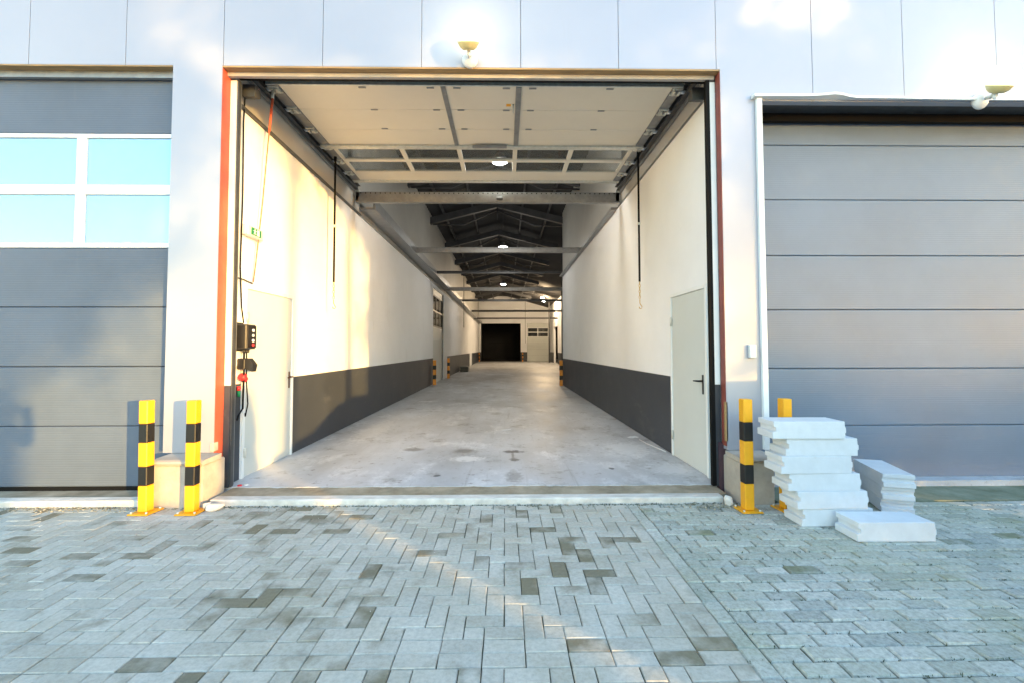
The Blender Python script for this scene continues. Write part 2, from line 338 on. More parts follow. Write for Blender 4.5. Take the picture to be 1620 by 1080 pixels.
def tag(o, label=None, cat=None, group=None, kind=None):
    for k, v in (('label', label), ('category', cat), ('group', group), ('kind', kind)):
        if v: o[k] = v
    return o
def thing(name, label, cat, loc=(0, 0, 0), group=None, rot=0.0):
    o = bpy.data.objects.new(name, None); C.objects.link(o); o.location = loc; o.rotation_euler = (0, 0, rot)
    o.empty_display_size = .1
    return tag(o, label, cat, group)
def link(name, me, parent=None, loc=(0, 0, 0)):
    o = bpy.data.objects.new(name, me); C.objects.link(o); o.parent = parent; o.location = loc; return o
def part(root, name, mb, m, world=True, label=None):
    """mesh child of root; coordinates given in the world (root unrotated) or in the root's own frame"""
    if world:
        off = Vector((0, 0, 0)); r = root
        while r is not None: off += r.location; r = r.parent
        bmesh.ops.translate(mb.b, verts=mb.b.verts, vec=-off)
    o = link(name, mb.mesh(name, m), root)
    if label: o['label'] = label
    return o
def solo(name, mb, m, label=None, cat=None, group=None, kind=None):
    return tag(link(name, mb.mesh(name, m)), label, cat, group, kind)
KIDS = {}
def kids(o): return [c for c in bpy.data.objects if c.parent is o]
def copy_tree(o, parent=None):
    c = o.copy(); C.objects.link(c)
    if parent: c.parent = parent
    for k in kids(o): copy_tree(k, c)
    return c
def B(*a, **k): return MB().box(*a, **k)

# ------------------------------------------------------------------ ground
U = .1065                                   # half a paver with its joint
GJ = .0048
ground = solo('yard', MB().quad((-60, -70, -.03), (60, -70, -.03), (60, 4.9, -.03), (-60, 4.9, -.03)), M['yard'], kind='structure')

def paver_mesh(lx, ly, name, m, ch=.0045, h=.05, rough=0):
    hx, hy = lx / 2, ly / 2; mb = MB(); v = mb.b.verts.new
    r = random.Random(int(lx * 1e4) + rough)
    j = (lambda a: r.uniform(-a, a)) if rough else (lambda a: 0)
    bot = [v((sx * hx, sy * hy, -h)) for sx, sy in ((-1, -1), (1, -1), (1, 1), (-1, 1))]
    mid = [v((sx * hx + j(.0015), sy * hy + j(.0015), -ch - abs(j(.003)))) for sx, sy in ((-1, -1), (1, -1), (1, 1), (-1, 1))]
    top = [v((sx * (hx - ch) + j(.0018), sy * (hy - ch) + j(.0018), j(.0012))) for sx, sy in ((-1, -1), (1, -1), (1, 1), (-1, 1))]
    f = mb.b.faces.new
    f(top)
    for A, Bq in ((bot, mid), (mid, top)):
        for i in range(4): f((A[i], A[(i + 1) % 4], Bq[(i + 1) % 4], Bq[i]))
    return mb.mesh(name, m)

def in_view(x, y):
    return y > 1.9 and abs(x - y * .015) < y * 1.14 + .15

def lay(pavement, bricks, m, n_single, rough, name='paver'):
    """bricks: (cx, cy, lx, ly). The ones that show largest become objects, the others one mesh."""
    vis = sorted([b for b in bricks if in_view(b[0], b[1])], key=lambda b: math.hypot(b[0], b[1]))
    single = set(vis[:n_single]); cache = {}
    verts, faces = [], []
    rr = random.Random(5)
    for b in bricks:
        cx, cy, lx, ly = b; vert = ly > lx
        L_, W_ = (max(lx, ly), min(lx, ly))
        key = (round(L_, 3), round(W_, 3), rr.randrange(5))
        if key not in cache:
            cache[key] = paver_mesh(L_, W_, 'paver', m, .0075 if rough else .004, rough=(key[2] + 1) * (3 if rough else 1))
        me = cache[key]
        rz = (math.pi / 2 if vert else 0) + rr.choice((0, math.pi)) + rr.gauss(0, .008 if rough else .004)
        dz = rr.gauss(0, .0020 if rough else .0013)
        tx, ty = rr.gauss(0, .006 if rough else .0035), rr.gauss(0, .006 if rough else .0035)
        if b in single:
            o = link(name, me, pavement, (cx, cy, dz)); o.rotation_euler = (tx, ty, rz)
        else:
            mt = Matrix.Translation((cx, cy, dz)) @ Matrix.Rotation(rz, 4, 'Z') @ Matrix.Rotation(tx, 4, 'X') @ Matrix.Rotation(ty, 4, 'Y')
            k = len(verts)
            verts += [tuple(mt @ v.co) for v in me.vertices]
            faces += [tuple(k + i for i in p.vertices) for p in me.polygons]
    me = bpy.data.meshes.new('farther_pavers'); me.from_pydata(verts, [], faces); me.materials.append(m)
    o = link('farther_pavers', me, pavement); o['kind'] = 'stuff'

XB = 1.165; Y0 = 2.432; YK = 4.475; XL = -7.2
def herring(i0, i1, j0, j1, ox, oy):
    out = []
    for j in range(j0, j1):
        for i in range(i0, i1):
            k = (i + j) % 4
            def put(w_, h_): out.append((ox + (i + w_ / 2) * U, oy + (j + h_ / 2) * U, w_ * U - GJ, h_ * U - GJ))
            if k == 0: put(2 if i + 1 < i1 else 1, 1)
            elif k == 1 and i == i0: put(1, 1)
            elif k == 2: put(1, 2 if j + 1 < j1 else 1)
            elif k == 3 and j == j0: put(1, 1)
    return out
ni = int((XB - XL) / U)
hb = herring(-ni, 0, 0, 19, XB, Y0)
hb += [(XB + (-2 * q - 1) * U, Y0 - .5 * U, 2 * U - GJ, U - GJ) for q in range(ni // 2)]
hb += [(XB + (-2 * q - 1.12) * U + .012, Y0 - 1.5 * U, 2 * U - GJ, U - GJ) for q in range(ni // 2)]
hb += herring(-ni, 0, -32, 0, XB, Y0 - 2 * U)
pav1 = tag(link('herringbone_pavement', MB().quad((XL, -1.3, -.0115), (XB, -1.3, -.0115), (XB, 4.5, -.0115), (XL, 4.5, -.0115)).mesh('sand_bed', M['sand'])), kind='structure')
lay(pav1, hb, M['paver'], 300, False)
XR = 7.2
sb = []
yy = YK
q = 0
while yy > -1.3:                              # soldier course along the seam, stones lengthwise
    sb.append((XB + .5 * U, yy - U, U - GJ, 2 * U - GJ)); yy -= 2 * U
xs = XB + U
for j in range(int((YK + 1.3) / U)):
    cy = YK - (j + .5) * U; off = U if j % 2 else 0
    x = xs
    if off: sb.append((x + U / 2, cy, U - GJ, U - GJ)); x += U
    while x < XR:
        sb.append((x + U, cy, 2 * U - GJ * 1.6, U - GJ * 1.6)); x += 2 * U
pav2 = tag(link('stretcher_pavement', MB().quad((XB, -1.3, -.0135), (XR, -1.3, -.0135), (XR, 4.5, -.0135), (XB, 4.5, -.0135)).mesh('sand_bed', M['sand'])), kind='structure')
lay(pav2, sb, M['paver_old'], 280, True)

# ------------------------------------------------------------------ kerb, thresholds, hall floor
def kerb_mesh(x0, x1):
    mb = MB(); n = int((x1 - x0) / .05); prof = ((4.478, -.03), (4.478, .052), (4.486, .062), (4.585, .064), (4.585, -.03))
    rr = random.Random(int(x0 * 100)); rings = []
    for i in range(n + 1):
        x = x0 + (x1 - x0) * i / n; jy, jz = rr.uniform(-.003, .003), rr.uniform(-.004, .001)
        rings.append([mb.b.verts.new((x, y + (jy if k < 3 else 0), z + (jz if 0 < k < 3 else 0))) for k, (y, z) in enumerate(prof)])
    for A, Bq in zip(rings, rings[1:]):
        for k in range(5): mb.b.faces.new((A[k], Bq[k], Bq[(k + 1) % 5], A[(k + 1) % 5]))
    mb.b.faces.new(rings[0]); mb.b.faces.new(rings[-1][::-1])
    bmesh.ops.recalc_face_normals(mb.b, faces=mb.b.faces)
    return mb
for x0, x1 in ((-7.2, -3.34), (-2.82, 2.12)):
    solo('kerb', kerb_mesh(x0, x1), M['kerbconc'], kind='structure')
solo('threshold', MB().prism(((4.587, -.03), (4.587, .058), (4.93, .0655), (4.93, -.03)), 'x', -2.83, 2.2), M['sill'], kind='structure')
solo('threshold', MB().prism(((4.587, -.03), (4.587, .058), (4.84, .05), (4.84, -.03)), 'x', -7.2, -3.44), M['sill'], kind='structure')
solo('threshold', MB().prism(((4.50, -.03), (4.50, .006), (5.06, .012), (5.06, -.03)), 'x', 2.66, 7.6), M['ramp'], kind='structure')
rr = random.Random(21); edge = [(-9.0, 4.94)]                        # the poured floor ends in a broken edge at the threshold
x = -2.95
edge.append((-2.95, 4.94))
while x < 2.3:
    edge.append((x, 4.845 + .018 * noise.noise((x * 2.2, 0, 3)) + .02 * noise.noise((x * 7, 1, 0)) + .012 * rr.random() + .05 * max(0, (abs(x + .3) - 2.2)))); x += .035
edge += [(2.32, 4.94), (9.5, 4.94), (9.5, 64), (-9, 64)]
solo('hall_floor', MB().prism(edge, 'z', -.05, .07), M['floor'], kind='structure')

# ------------------------------------------------------------------ facade
FY0, FY1 = 4.70, 4.78
TOP = 7.2; HZ = 4.44; RZ = 4.10
fac = thing('warehouse_facade', 'pale metal panel front of the warehouse around three tall door openings', 'building', (0, FY0, 0))
seams = [-7.0, -5.95, -4.92, -3.93, -2.925, -1.90, -.87, .168, 1.20, 2.235, 3.26, 4.24, 5.25, 6.27, 7.3, 8.3]
g = .0028
def panel(boxes):
    mb = MB()
    for bx in boxes: mb.box(*bx[:2], FY0, FY1, *bx[2:])
    bmesh.ops.remove_doubles(mb.b, verts=mb.b.verts, dist=1e-4)
    part(fac, 'cladding_panel', mb, M['cladding'])
for a, b in zip(seams, seams[1:]):
    a += g; b -= g
    if b < -3.931 or (-2.93 < a and b < 2.24): panel([(a, b, HZ, TOP)])
    elif b < -2.9: panel([(a, b, HZ, TOP), (-3.44, -2.935, .462, HZ)])
    elif a < 2.3: panel([(a, b, HZ, TOP), (2.275, b, RZ, HZ), (2.275, 2.655, .462, RZ)])
    elif b < 7.4: panel([(a, b, RZ, TOP)])
    else: panel([(a, b, .1, TOP)])
part(fac, 'joint_backing', MB().box(-7.0, 8.3, 4.782, 4.80, HZ + .002, TOP), M['joint'])
# soffits above the openings
part(fac, 'soffit_board', B(-7, -3.445, 4.70, 4.782, HZ - .016, HZ - .002), M['wood'])
part(fac, 'soffit_board', B(-2.933, 2.272, 4.70, 4.782, HZ - .018, HZ - .002), M['wood'])
part(fac, 'header_strip', B(-7, -3.36, 4.785, 4.83, HZ - .085, HZ - .0), M['steel'])
part(fac, 'header_strip', B(-2.93, 2.25, 4.785, 4.83, HZ - .060, HZ - .0), M['headerpaint'])
part(fac, 'dark_gap_fill', MB().box(-2.93, 2.25, 4.95, 5.02, HZ + .03, 5.2).box(-2.93, 2.25, 5.0205, 5.40, 4.76, 5.2), M['black'])  # black boxes stand in for the unlit void above the raised door
part(fac, 'dark_gap_fill', B(-7, -3.3, 4.92, 5.1, HZ - .12, 5.2), M['black'])  # black box put in for the dark gap over the left door
part(fac, 'dark_gap_fill', B(2.66, 7.6, 4.782, 5.06, RZ + .03, RZ + .3), M['track'])  # dark grey box put in for the dark underside over the right door
part(fac, 'dark_gap_fill', B(2.66, 7.6, 5.0, 5.06, RZ - .06, RZ + .028), M['black'])  # black strip put in for the dark gap over the right door
# reveals of the middle opening
part(fac, 'steel_column', B(-2.99, -2.932, 4.784, 4.86, .06, HZ + .3), M['red'])
part(fac, 'steel_column', B(-2.936, -2.930, 4.706, 4.842, .04, HZ - .02), M['red'])
part(fac, 'steel_column', B(2.268, 2.274, 4.705, 4.80, .50, HZ - .02), M['maroon2'])
part(fac, 'steel_column', B(2.232, 2.33, 4.79, 4.86, .0, .52), M['maroon'])
part(fac, 'edge_board', B(2.262, 2.285, 4.70, 4.73, .55, .95), M['wood'])
part(fac, 'jamb_strip', B(-2.928, -2.865, 4.84, 4.885, 1.122, HZ - .075), M['cream'])
part(fac, 'jamb_band', B(-2.928, -2.865, 4.84, 4.885, .07, 1.12), M['dado'])
part(fac, 'jamb_strip', B(2.207, 2.266, 4.81, 4.86, 1.122, HZ - .075), M['white_frame'])
part(fac, 'jamb_band', B(2.207, 2.266, 4.81, 4.86, .07, 1.12), M['dado'])
part(fac, 'rubber_seal', B(2.165, 2.205, 4.80, 4.85, .07, HZ - .06), M['black'])
part(fac, 'rubber_seal', B(-2.863, -2.850, 4.85, 4.90, .07, HZ - .06), M['track'])
# white flashing round the right opening, its top lip bent
part(fac, 'flashing', B(2.638, 2.692, 4.660, 4.698, .47, RZ + .012), M['white_frame'])
mb = MB(); pr = []
def sag(x): return (.012 * math.exp(-((x - 3.45) / .12) ** 2) - .014 * max(0, min(1, (x - 3.5) / .15)) + .004 * math.sin(x * 2.1))
N_ = 60
for i in range(N_ + 1):
    x = 2.60 + (7.6 - 2.60) * i / N_; s = sag(x) if i > 6 else 0
    pr.append([mb.b.verts.new(p) for p in ((x, 4.63 - s, RZ + .018 + s), (x, 4.63 - s, RZ + .042 + s), (x, 4.698, RZ + .058), (x, 4.698, RZ + .016))])
for A, Bq in zip(pr, pr[1:]):
    for k in range(4): mb.b.faces.new((A[k], A[(k + 1) % 4], Bq[(k + 1) % 4], Bq[k]))
mb.b.faces.new(pr[0]); mb.b.faces.new(pr[-1][::-1]); bmesh.ops.recalc_face_normals(mb.b, faces=mb.b.faces)
part(fac, 'flashing', mb, M['white_frame'])
# pier sides (returns of the cladding)
part(fac, 'pier_return', B(-3.437, -3.43, 4.782, 4.86, .46, HZ - .02), M['cladding'])
part(fac, 'pier_return', B(2.64, 2.655, 4.782, 5.07, .46, RZ), M['cladding'])
part(fac, 'pier_core', B(-3.42, -2.995, 4.79, 5.2, .0, HZ), M['castconc'])
part(fac, 'pier_core', B(2.335, 2.64, 4.87, 5.2, .0, HZ), M['castconc'])
part(fac, 'pier_foot', B(-2.965, -2.925, 4.685, 4.76, .475, .56, .004), M['castconc'])

def base_block(x0, x1, label):
    t = thing('concrete_base_block', label, 'concrete block', ((x0 + x1) / 2, 4.55, 0), 'concrete base blocks under the piers')
    mb = B(x0, x1, 4.43, 4.785, -.02, .405, .012); part(t, 'body', mb, M['castconc'])
    mb = MB().prism(((4.405, .408), (4.395, .425), (4.41, .442), (4.44, .452), (4.695, .459), (4.695, .408)), 'x', x0 - .02, x1 + .015)
    part(t, 'cap', mb, M['castconc'])
base_block(-3.33, -2.865, 'cream concrete base block between two yellow bollards on the left')
base_block(2.27, 2.60, 'grey concrete base block behind the bollards and the white stack')

# ------------------------------------------------------------------ left sectional door
ld = thing('sectional_door', 'closed anthracite sectional door with a band of windows in white frames', 'garage door', (-5.3, 4.85, .05))
for z0, z1 in ((.085, .707), (.707, 1.322), (1.322, 1.937), (1.937, 2.560), (3.782, 4.40)):
    mb = B(-7.2, -3.36, 4.85, 4.89, z0 + .003, z1 - .003, .006); part(ld, 'door_panel', mb, M['anthracite'])
part(ld, 'bottom_seal', B(-7.2, -3.36, 4.856, 4.885, .045, .084), M['black'])
part(ld, 'backing', B(-7.2, -3.3, 4.893, 4.90, .05, 2.56), M['black'])
wf = MB()
for z0, z1 in ((2.562, 2.612), (3.128, 3.232), (3.738, 3.780)): wf.box(-7.2, -3.36, 4.845, 4.89, z0, z1, .004)
cols = [-7.1, -6.42, -5.43, -4.485, -3.43]
for xm in cols:
    for z0, z1 in ((2.6125, 3.1275), (3.2325, 3.7375)): wf.box(xm - .05, xm + .05, 4.847, 4.889, z0, z1, .003)
wfo = part(ld, 'window_frame', wf, M['white_frame'])
for a, b in zip(cols, cols[1:]):
    for z0, z1 in ((2.6125, 3.1275), (3.2325, 3.7375)):
        part(wfo, 'pane', B(a + .051, b - .051, 4.866, 4.870, z0 + .001, z1 - .001), M['pane'])

# ------------------------------------------------------------------ right sectional door
rd = thing('sectional_door', 'closed plain grey sectional door behind the stacks of white blocks', 'garage door', (5.1, 5.1, 0))
zs = [.030, .638, 1.273, 1.925, 2.539, 3.178, 3.808, 4.18]
for z0, z1 in zip(zs, zs[1:]):
    part(rd, 'door_panel', B(2.66, 7.6, 5.10, 5.14, z0 + .003, z1 - .003, .006), M['lit_anthracite'])
part(rd, 'bottom_seal', B(2.66, 7.6, 5.106, 5.136, .008, .030), M['black'])
part(rd, 'backing', B(2.66, 7.6, 5.143, 5.15, .02, 4.3), M['black'])

# ------------------------------------------------------------------ hall walls, roof
def wall(name, label, loc): return thing(name, label, 'wall', loc)
lw = wall('hall_wall', 'white hall wall on the left with an anthracite band along its foot', (-2.93, 11, .07))
DZ = 1.12
part(lw, 'painted_wall', B(-3.15, -2.93, 4.95, 18.7, .05, 4.16), M['wallwhite'])
part(lw, 'painted_wall', B(-3.15, -2.93, 21.7, 52, .05, 4.16), M['wallwhite'])
part(lw, 'painted_wall', B(-3.15, -2.93, 18.7, 21.7, 4.0, 4.16), M['wallwhite'])
for a, b in ((4.95, 5.14), (6.36, 18.7), (23.1, 38), (40.5, 52)):
    part(lw, 'dark_band', B(-2.933, -2.926, a, b, .071, DZ), M['dado'])
part(lw, 'ledge', B(-2.96, -2.895, 4.95, 9.2, 4.162, 4.195), M['track'])
part(lw, 'upper_panel', B(-3.15, -2.945, 4.96, 52, 4.197, 6.9), M['upper'])
part(lw, 'wall_channel', MB().prism(((-2.99, 4.30), (-2.62, 4.30), (-2.62, 4.52), (-2.66, 4.52), (-2.66, 4.34), (-2.99, 4.34)), 'y', 9.2, 51.9), M['steel'])
rw = wall('hall_wall', 'white hall wall on the right with an anthracite band and a single door', (2.27, 11, .07))
part(rw, 'painted_wall', B(2.27, 2.5, 4.90, 18, .05, 4.3), M['wallwhite'])
for a, b in ((4.90, 5.06), (6.21, 18)):
    part(rw, 'dark_band', B(2.266, 2.273, a, b, .071, DZ), M['dado'])
part(rw, 'dark_band', B(2.275, 2.495, 18, 18.006, .071, DZ), M['dado'])
part(rw, 'ledge', B(2.16, 2.34, 9.2, 18, 4.302, 4.36), M['steel'])
part(rw, 'upper_panel', B(2.285, 2.5, 4.95, 18, 4.362, 6.9), M['upper'])
frw = wall('hall_wall', 'far right white hall wall with a dark doorway, beyond the nearer wall', (4.95, 35, .07))
for a, b in ((18.2, 43), (46.5, 52)):
    part(frw, 'painted_wall', B(4.95, 5.15, a, b, .05, 6.9), M['wallwhite'])
    part(frw, 'dark_band', B(4.944, 4.953, a, b, .071, DZ), M['dado'])
part(frw, 'painted_wall', B(4.95, 5.15, 43, 46.5, 3.6, 6.9), M['wallwhite'])
bw = wall('end_wall', 'white end wall far down the hall around a dark doorway', (0, 52, .07))
part(bw, 'painted_wall', B(-3.15, -2.72, 52, 52.25, .05, 4.3), M['wallwhite'])
part(bw, 'painted_wall', B(1.78, 2.5, 52, 52.25, .05, 4.3), M['wallwhite'])
part(bw, 'painted_wall', B(-3.15, 5.15, 52, 52.25, 4.3, 7.4), M['wallwhite'])
for a, b in ((-2.93, -2.72), (1.78, 2.5)): part(bw, 'dark_band', B(a, b, 51.993, 52.003, .071, DZ), M['dado'])
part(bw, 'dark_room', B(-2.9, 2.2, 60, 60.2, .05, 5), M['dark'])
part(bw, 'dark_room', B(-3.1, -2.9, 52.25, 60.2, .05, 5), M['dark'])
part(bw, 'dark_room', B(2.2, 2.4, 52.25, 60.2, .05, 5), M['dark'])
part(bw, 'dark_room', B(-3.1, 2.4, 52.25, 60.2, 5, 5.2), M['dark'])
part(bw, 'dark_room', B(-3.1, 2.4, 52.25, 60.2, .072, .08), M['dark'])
part(bw, 'dark_rail', B(-2.1, 1.1, 59.9, 59.98, 2.15, 2.24), M['blackcoat'])
# outer shell: side halls and roofs
sh = thing('warehouse_shell', 'dark outer walls and low roofs of the halls beside the passage', 'building', (0, 30, 0))
part(sh, 'side_wall', B(-9, -8.8, 4.9, 64, 0, 7), M['upper'])
part(sh, 'side_wall', B(9.2, 9.4, 4.9, 64, 0, 7), M['upper'])
part(sh, 'front_wall', B(-9, -7.0, 4.8, 4.9, 0, 7), M['upper'])
part(sh, 'front_wall', B(7.62, 9.4, 4.8, 4.9, 0, 7), M['upper'])
part(sh, 'rear_wall', B(-9, 9.4, 64, 64.2, 0, 7.5), M['dark'])
part(sh, 'flat_roof', B(-9, -3.15, 4.9, 64, 6.9, 7.0), M['roof'])
part(sh, 'flat_roof', B(5.15, 9.4, 4.9, 64, 6.9, 7.0), M['roof'])
rf = thing('hall_roof', 'dark corrugated roof over the hall seen above the steel beams', 'roof', (-.3, 28, 6.9))
def corr(x0, z0, x1, z1):
    mb = MB(); y = 4.9; prev = None; i = 0
    while y < 64:
        dz = .05 if i % 2 else 0
        cur = (mb.b.verts.new((x0, y, z0 + dz)), mb.b.verts.new((x1, y, z1 + dz)))
        if prev: mb.b.faces.new((prev[0], prev[1], cur[1], cur[0]))
        prev = cur; y += .16 if i % 2 else .14; i += 1
    return mb
part(rf, 'roof_slope', corr(-3.2, 6.72, -.3, 7.55), M['roof'])
part(rf, 'roof_slope', corr(5.2, 6.0, -.3, 7.55), M['roof'])
part(rf, 'roof_cover', MB().prism(((-3.3, 6.95), (-.3, 7.75), (5.3, 6.3), (5.3, 6.4), (-.3, 7.85), (-3.3, 7.1)), 'y', 4.85, 64.2), M['roof'])
for x in (-2.4, -1.3, .7, 1.7):
    zz = 7.55 - abs(x + .3) * .284 - .05
    part(rf, 'purlin', B(x - .03, x + .03, 5.3, 60, zz - .14, zz - .02), M['roofbeam'])
part(rf, 'rooflight', MB().quad((-2.75, 16.2, 6.83), (-1.2, 16.2, 7.27), (-1.2, 17.0, 7.27), (-2.75, 17.0, 6.83)), M['clearpane'])
names = ['first', 'second', 'third', 'fourth', 'fifth', 'sixth', 'seventh', 'eighth', 'ninth', 'tenth', 'eleventh']
truss_y = [9.6, 13.8, 18.0, 22.4, 26.8, 30.8, 35, 40, 45]
proto = None
for i, y in enumerate(truss_y):
    if proto is None:
        t = thing('roof_truss', '', 'roof truss', (-.3, y, 6.3), 'roof trusses over the hall'); proto = t
        for sgn, xe in ((-1, -2.65), (1, 2.9)):
            ze = 6.72 - (.05 if sgn < 0 else .1)
            a = Vector((xe, 0, ze - 6.3 - .28)); b = Vector((0, 0, 7.35 - 6.3 - .28))
            mb = MB(); vs = []
            for p in (a, b):
                vs.append([mb.b.verts.new(p + Vector((0, dy, dz))) for dy, dz in ((-.09, 0), (.09, 0), (.09, .26), (-.09, .26))])
            for k in range(4): mb.b.faces.new((vs[0][k], vs[0][(k + 1) % 4], vs[1][(k + 1) % 4], vs[1][k]))
            mb.b.faces.new(vs[0]); mb.b.faces.new(vs[1][::-1]); bmesh.ops.recalc_face_normals(mb.b, faces=mb.b.faces)
            part(t, 'rafter', mb, M['roofbeam'], world=False)
            part(t, 'brace', MB().tube((a + Vector((-sgn * .1, 0, 0)), a * .5 + b * .5 + Vector((0, 0, -.35)), b + Vector((0, 0, -.1))), .03, 6), M['roofbeam'], world=False)
        part(t, 'hanger', MB().tube(((0, 0, .3), (0, 0, .8)), .025, 6), M['roofbeam'], world=False)
    else:
        t = copy_tree(proto); t.location = (-.3, y, 6.3)
    t['label'] = f'dark gabled roof truss, {names[i]} one from the open door'
for i, (y, x0, x1, z, h) in enumerate([(13.5, -2.99, 2.34, 4.40, .15), (17.6, -2.99, 2.34, 4.42, .09), (22.0, -2.99, 4.95, 4.34, .17), (28, -2.99, 4.95, 4.42, .12), (36, -2.99, 4.95, 4.42, .14), (43, -2.99, 4.95, 4.30, .14)]):
    t = thing('tie_beam', f'grey steel beam crossing the hall under the roof, {names[i]} one past the door rail', 'steel beam', (0, y, z), 'steel beams across the hall')
    mm = M['steel'] if i in (0, 2) else M['roofbeam']
    mb = MB(); w2 = .06
    for z0, z1, hw in ((z - h / 2, z - h / 2 + .012, w2), (z + h / 2 - .012, z + h / 2, w2), (z - h / 2 + .012, z + h / 2 - .012, .006)): mb.box(x0, x1, y - hw, y + hw, z0, z1)
    part(t, 'beam', mb, mm)
    for x, sg in ((x0, 1), (x1, -1)): part(t, 'end_plate', B(x + sg * .001 - .006, x + sg * .001 + .006 + sg * .01, y - .09, y + .09, z - h * .75, z + h * .75), M['roofbeam'])
for x, y, z0, lab in ((-2.2, 24.5, 2.6, 'thin dark rod hanging beside the left wall deep in the hall'), (1.95, 44, 2.0, 'thin dark rod hanging before the end wall')):
    solo('hanging_rod', MB().tube(((x, y, z0), (x, y, 6.7)), .02, 6), M['roofbeam'], lab, 'rod')

# steel columns on the right beyond the near wall
for i, (x, y) in enumerate(((2.85, 22.4), (4.55, 47))):
    t = thing('steel_column', ('dark steel column just behind the end of the right wall', 'dark steel column in front of the far white door')[i], 'column', (x, y, .07), 'steel columns in the hall')
    mb = MB()
    for y0, y1, hx in ((y - .08, y - .07, .08), (y + .07, y + .08, .08), (y - .07, y + .07, .006)): mb.box(x - hx, x + hx, y0, y1, .08, 6.4)
    part(t, 'shaft', mb, M['roofbeam']); part(t, 'foot_plate', B(x - .12, x + .12, y - .12, y + .12, .0705, .09), M['roofbeam'])

# side doors deep in the hall
sd = thing('side_door', 'tall pale sectional door with a small window in the left wall', 'door', (-2.96, 20.2, .07))
for z0, z1 in ((.08, .66), (.66, 1.24), (1.24, 1.82), (1.82, 2.40), (3.74, 4.0)):
    part(sd, 'door_panel', B(-3.0, -2.965, 18.75, 21.68, z0 + .003, z1 - .003), M['persdoor'])
fw = MB()
for z0, z1 in ((2.402, 2.46), (3.03, 3.10), (3.68, 3.738)): fw.box(-3.0, -2.955, 18.75, 21.68, z0, z1)
for y in (18.75, 19.7, 20.7, 21.61):
    for z0, z1 in ((2.4605, 3.0295), (3.1005, 3.6795)): fw.box(-2.998, -2.957, y, y + .07, z0, z1)
fwo = part(sd, 'window_frame', fw, M['track'])
for y in (18.83, 19.78, 20.78):
    for z0, z1 in ((2.462, 3.028), (3.102, 3.678)): part(fwo, 'pane', B(-2.985, -2.98, y, y + .83, z0, z1), M['darkpane'])
part(sd, 'door_frame', MB().box(-3.01, -2.90, 21.70, 23.0, .0705, 4.0), M['wallwhite'])
rdw = thing('far_white_door', 'far white sectional door with a four-pane window beside the dark doorway', 'door', (3.7, 52, .07))
for k, (z0, z1) in enumerate(((.08, .75), (.75, 1.42), (1.42, 2.09), (2.09, 2.75), (3.85, 4.28))):
    part(rdw, 'door_panel', B(2.52, 4.94, 51.96, 52.02, z0 + .003, z1 - .003), M['persdoor'])
fw = MB()
for z0, z1 in ((2.752, 2.84), (3.25, 3.35), (3.76, 3.848)): fw.box(2.52, 4.94, 51.955, 52.02, z0, z1)
for x in (2.52, 3.68, 4.86): fw.box(x, x + .09, 51.957, 52.02, 2.8405, 3.2495); fw.box(x, x + .09, 51.957, 52.02, 3.3505, 3.7595)
fwo = part(rdw, 'window_frame', fw, M['white_frame'])
for x in (2.615, 3.775):
    for z0, z1 in ((2.842, 3.248), (3.352, 3.758)): part(fwo, 'pane', B(x, x + 1.06, 51.985, 51.99, z0, z1), M['darkpane'])

# ------------------------------------------------------------------ raised middle door
ZD = 4.65
od = thing('sectional_door', 'raised cream sectional door lying open under the ceiling on its tracks', 'garage door', (-.33, 7.0, ZD))
XA, XE = -2.71, 2.04
ys = [5.40, 5.955, 6.51, 7.06]
for a, b in zip(ys, ys[1:]):
    part(od, 'door_panel', B(XA + .002, XE - .002, a + .002, b - .002, ZD, ZD + .04, .004), M['doorpanel_in'])
part(od, 'door_panel', B(XA + .002, XE - .002, 8.17, 8.50, ZD, ZD + .04, .004), M['doorpanel_in'])
part(od, 'edge_profile', B(-2.85, 2.16, 5.375, 5.398, ZD - .012, ZD + .045, .004), M['zinc'])
part(od, 'edge_profile', B(-2.85, 2.16, 8.502, 8.60, ZD - .02, ZD + .045, .004), M['zinc'])
part(od, 'cross_rail', B(-2.85, 2.16, 7.0, 7.10, ZD - .035, ZD - .002, .004), M['zinc'])
gl = MB()
for a, b in ((7.105, 7.17), (7.575, 7.675), (8.10, 8.165)): gl.box(XA, XE, a, b, ZD, ZD + .04, .004)
xm = [XA + .02, -1.64, -.73, .165, 1.065, XE - .02]
for x in xm:
    for a, b in ((7.171, 7.574), (7.676, 8.099)): gl.box(x - .035, x + .035, a, b, ZD + .001, ZD + .039, .003)
glo = part(od, 'window_frame', gl, M['doorpanel_in'])
for x0, x1 in zip(xm, xm[1:]):
    for a, b in ((7.171, 7.574), (7.676, 8.099)): part(glo, 'pane', B(x0 + .036, x1 - .036, a + .001, b - .001, ZD + .018, ZD + .022), M['clearpane'])
for x0, x1 in ((-2.85, XA - .001), (XE + .001, 2.16)):
    part(od, 'end_stile', B(x0, x1, 5.40, 8.50, ZD - .008, ZD + .04, .003), M['steel'])
def hinge(x, y, w_=.125, d=.15):
    mb = MB().box(x - w_ / 2, x + w_ / 2, y - d / 2, y - d / 2 + .026, ZD - .026, ZD - .009).box(x - w_ / 2, x + w_ / 2, y + d / 2 - .026, y + d / 2, ZD - .026, ZD - .009)
    for s in (-.25, .25): mb.box(x + s * w_ - .016, x + s * w_ + .016, y - d / 2 + .0265, y + d / 2 - .0265, ZD - .045, ZD - .009)
    return mb
for y in (5.47, 5.955, 6.51, 7.07, 7.625, 8.13):
    for x in (-2.775, 2.10):
        h = part(od, 'hinge', hinge(x, y), M['zinc'])
        sx = -1 if x < 0 else 1
        part(h, 'roller', MB().tube(((x + sx * .05, y, ZD - .02), (x + sx * .13, y, ZD - .02)), .022, 10), M['whiteplastic'])
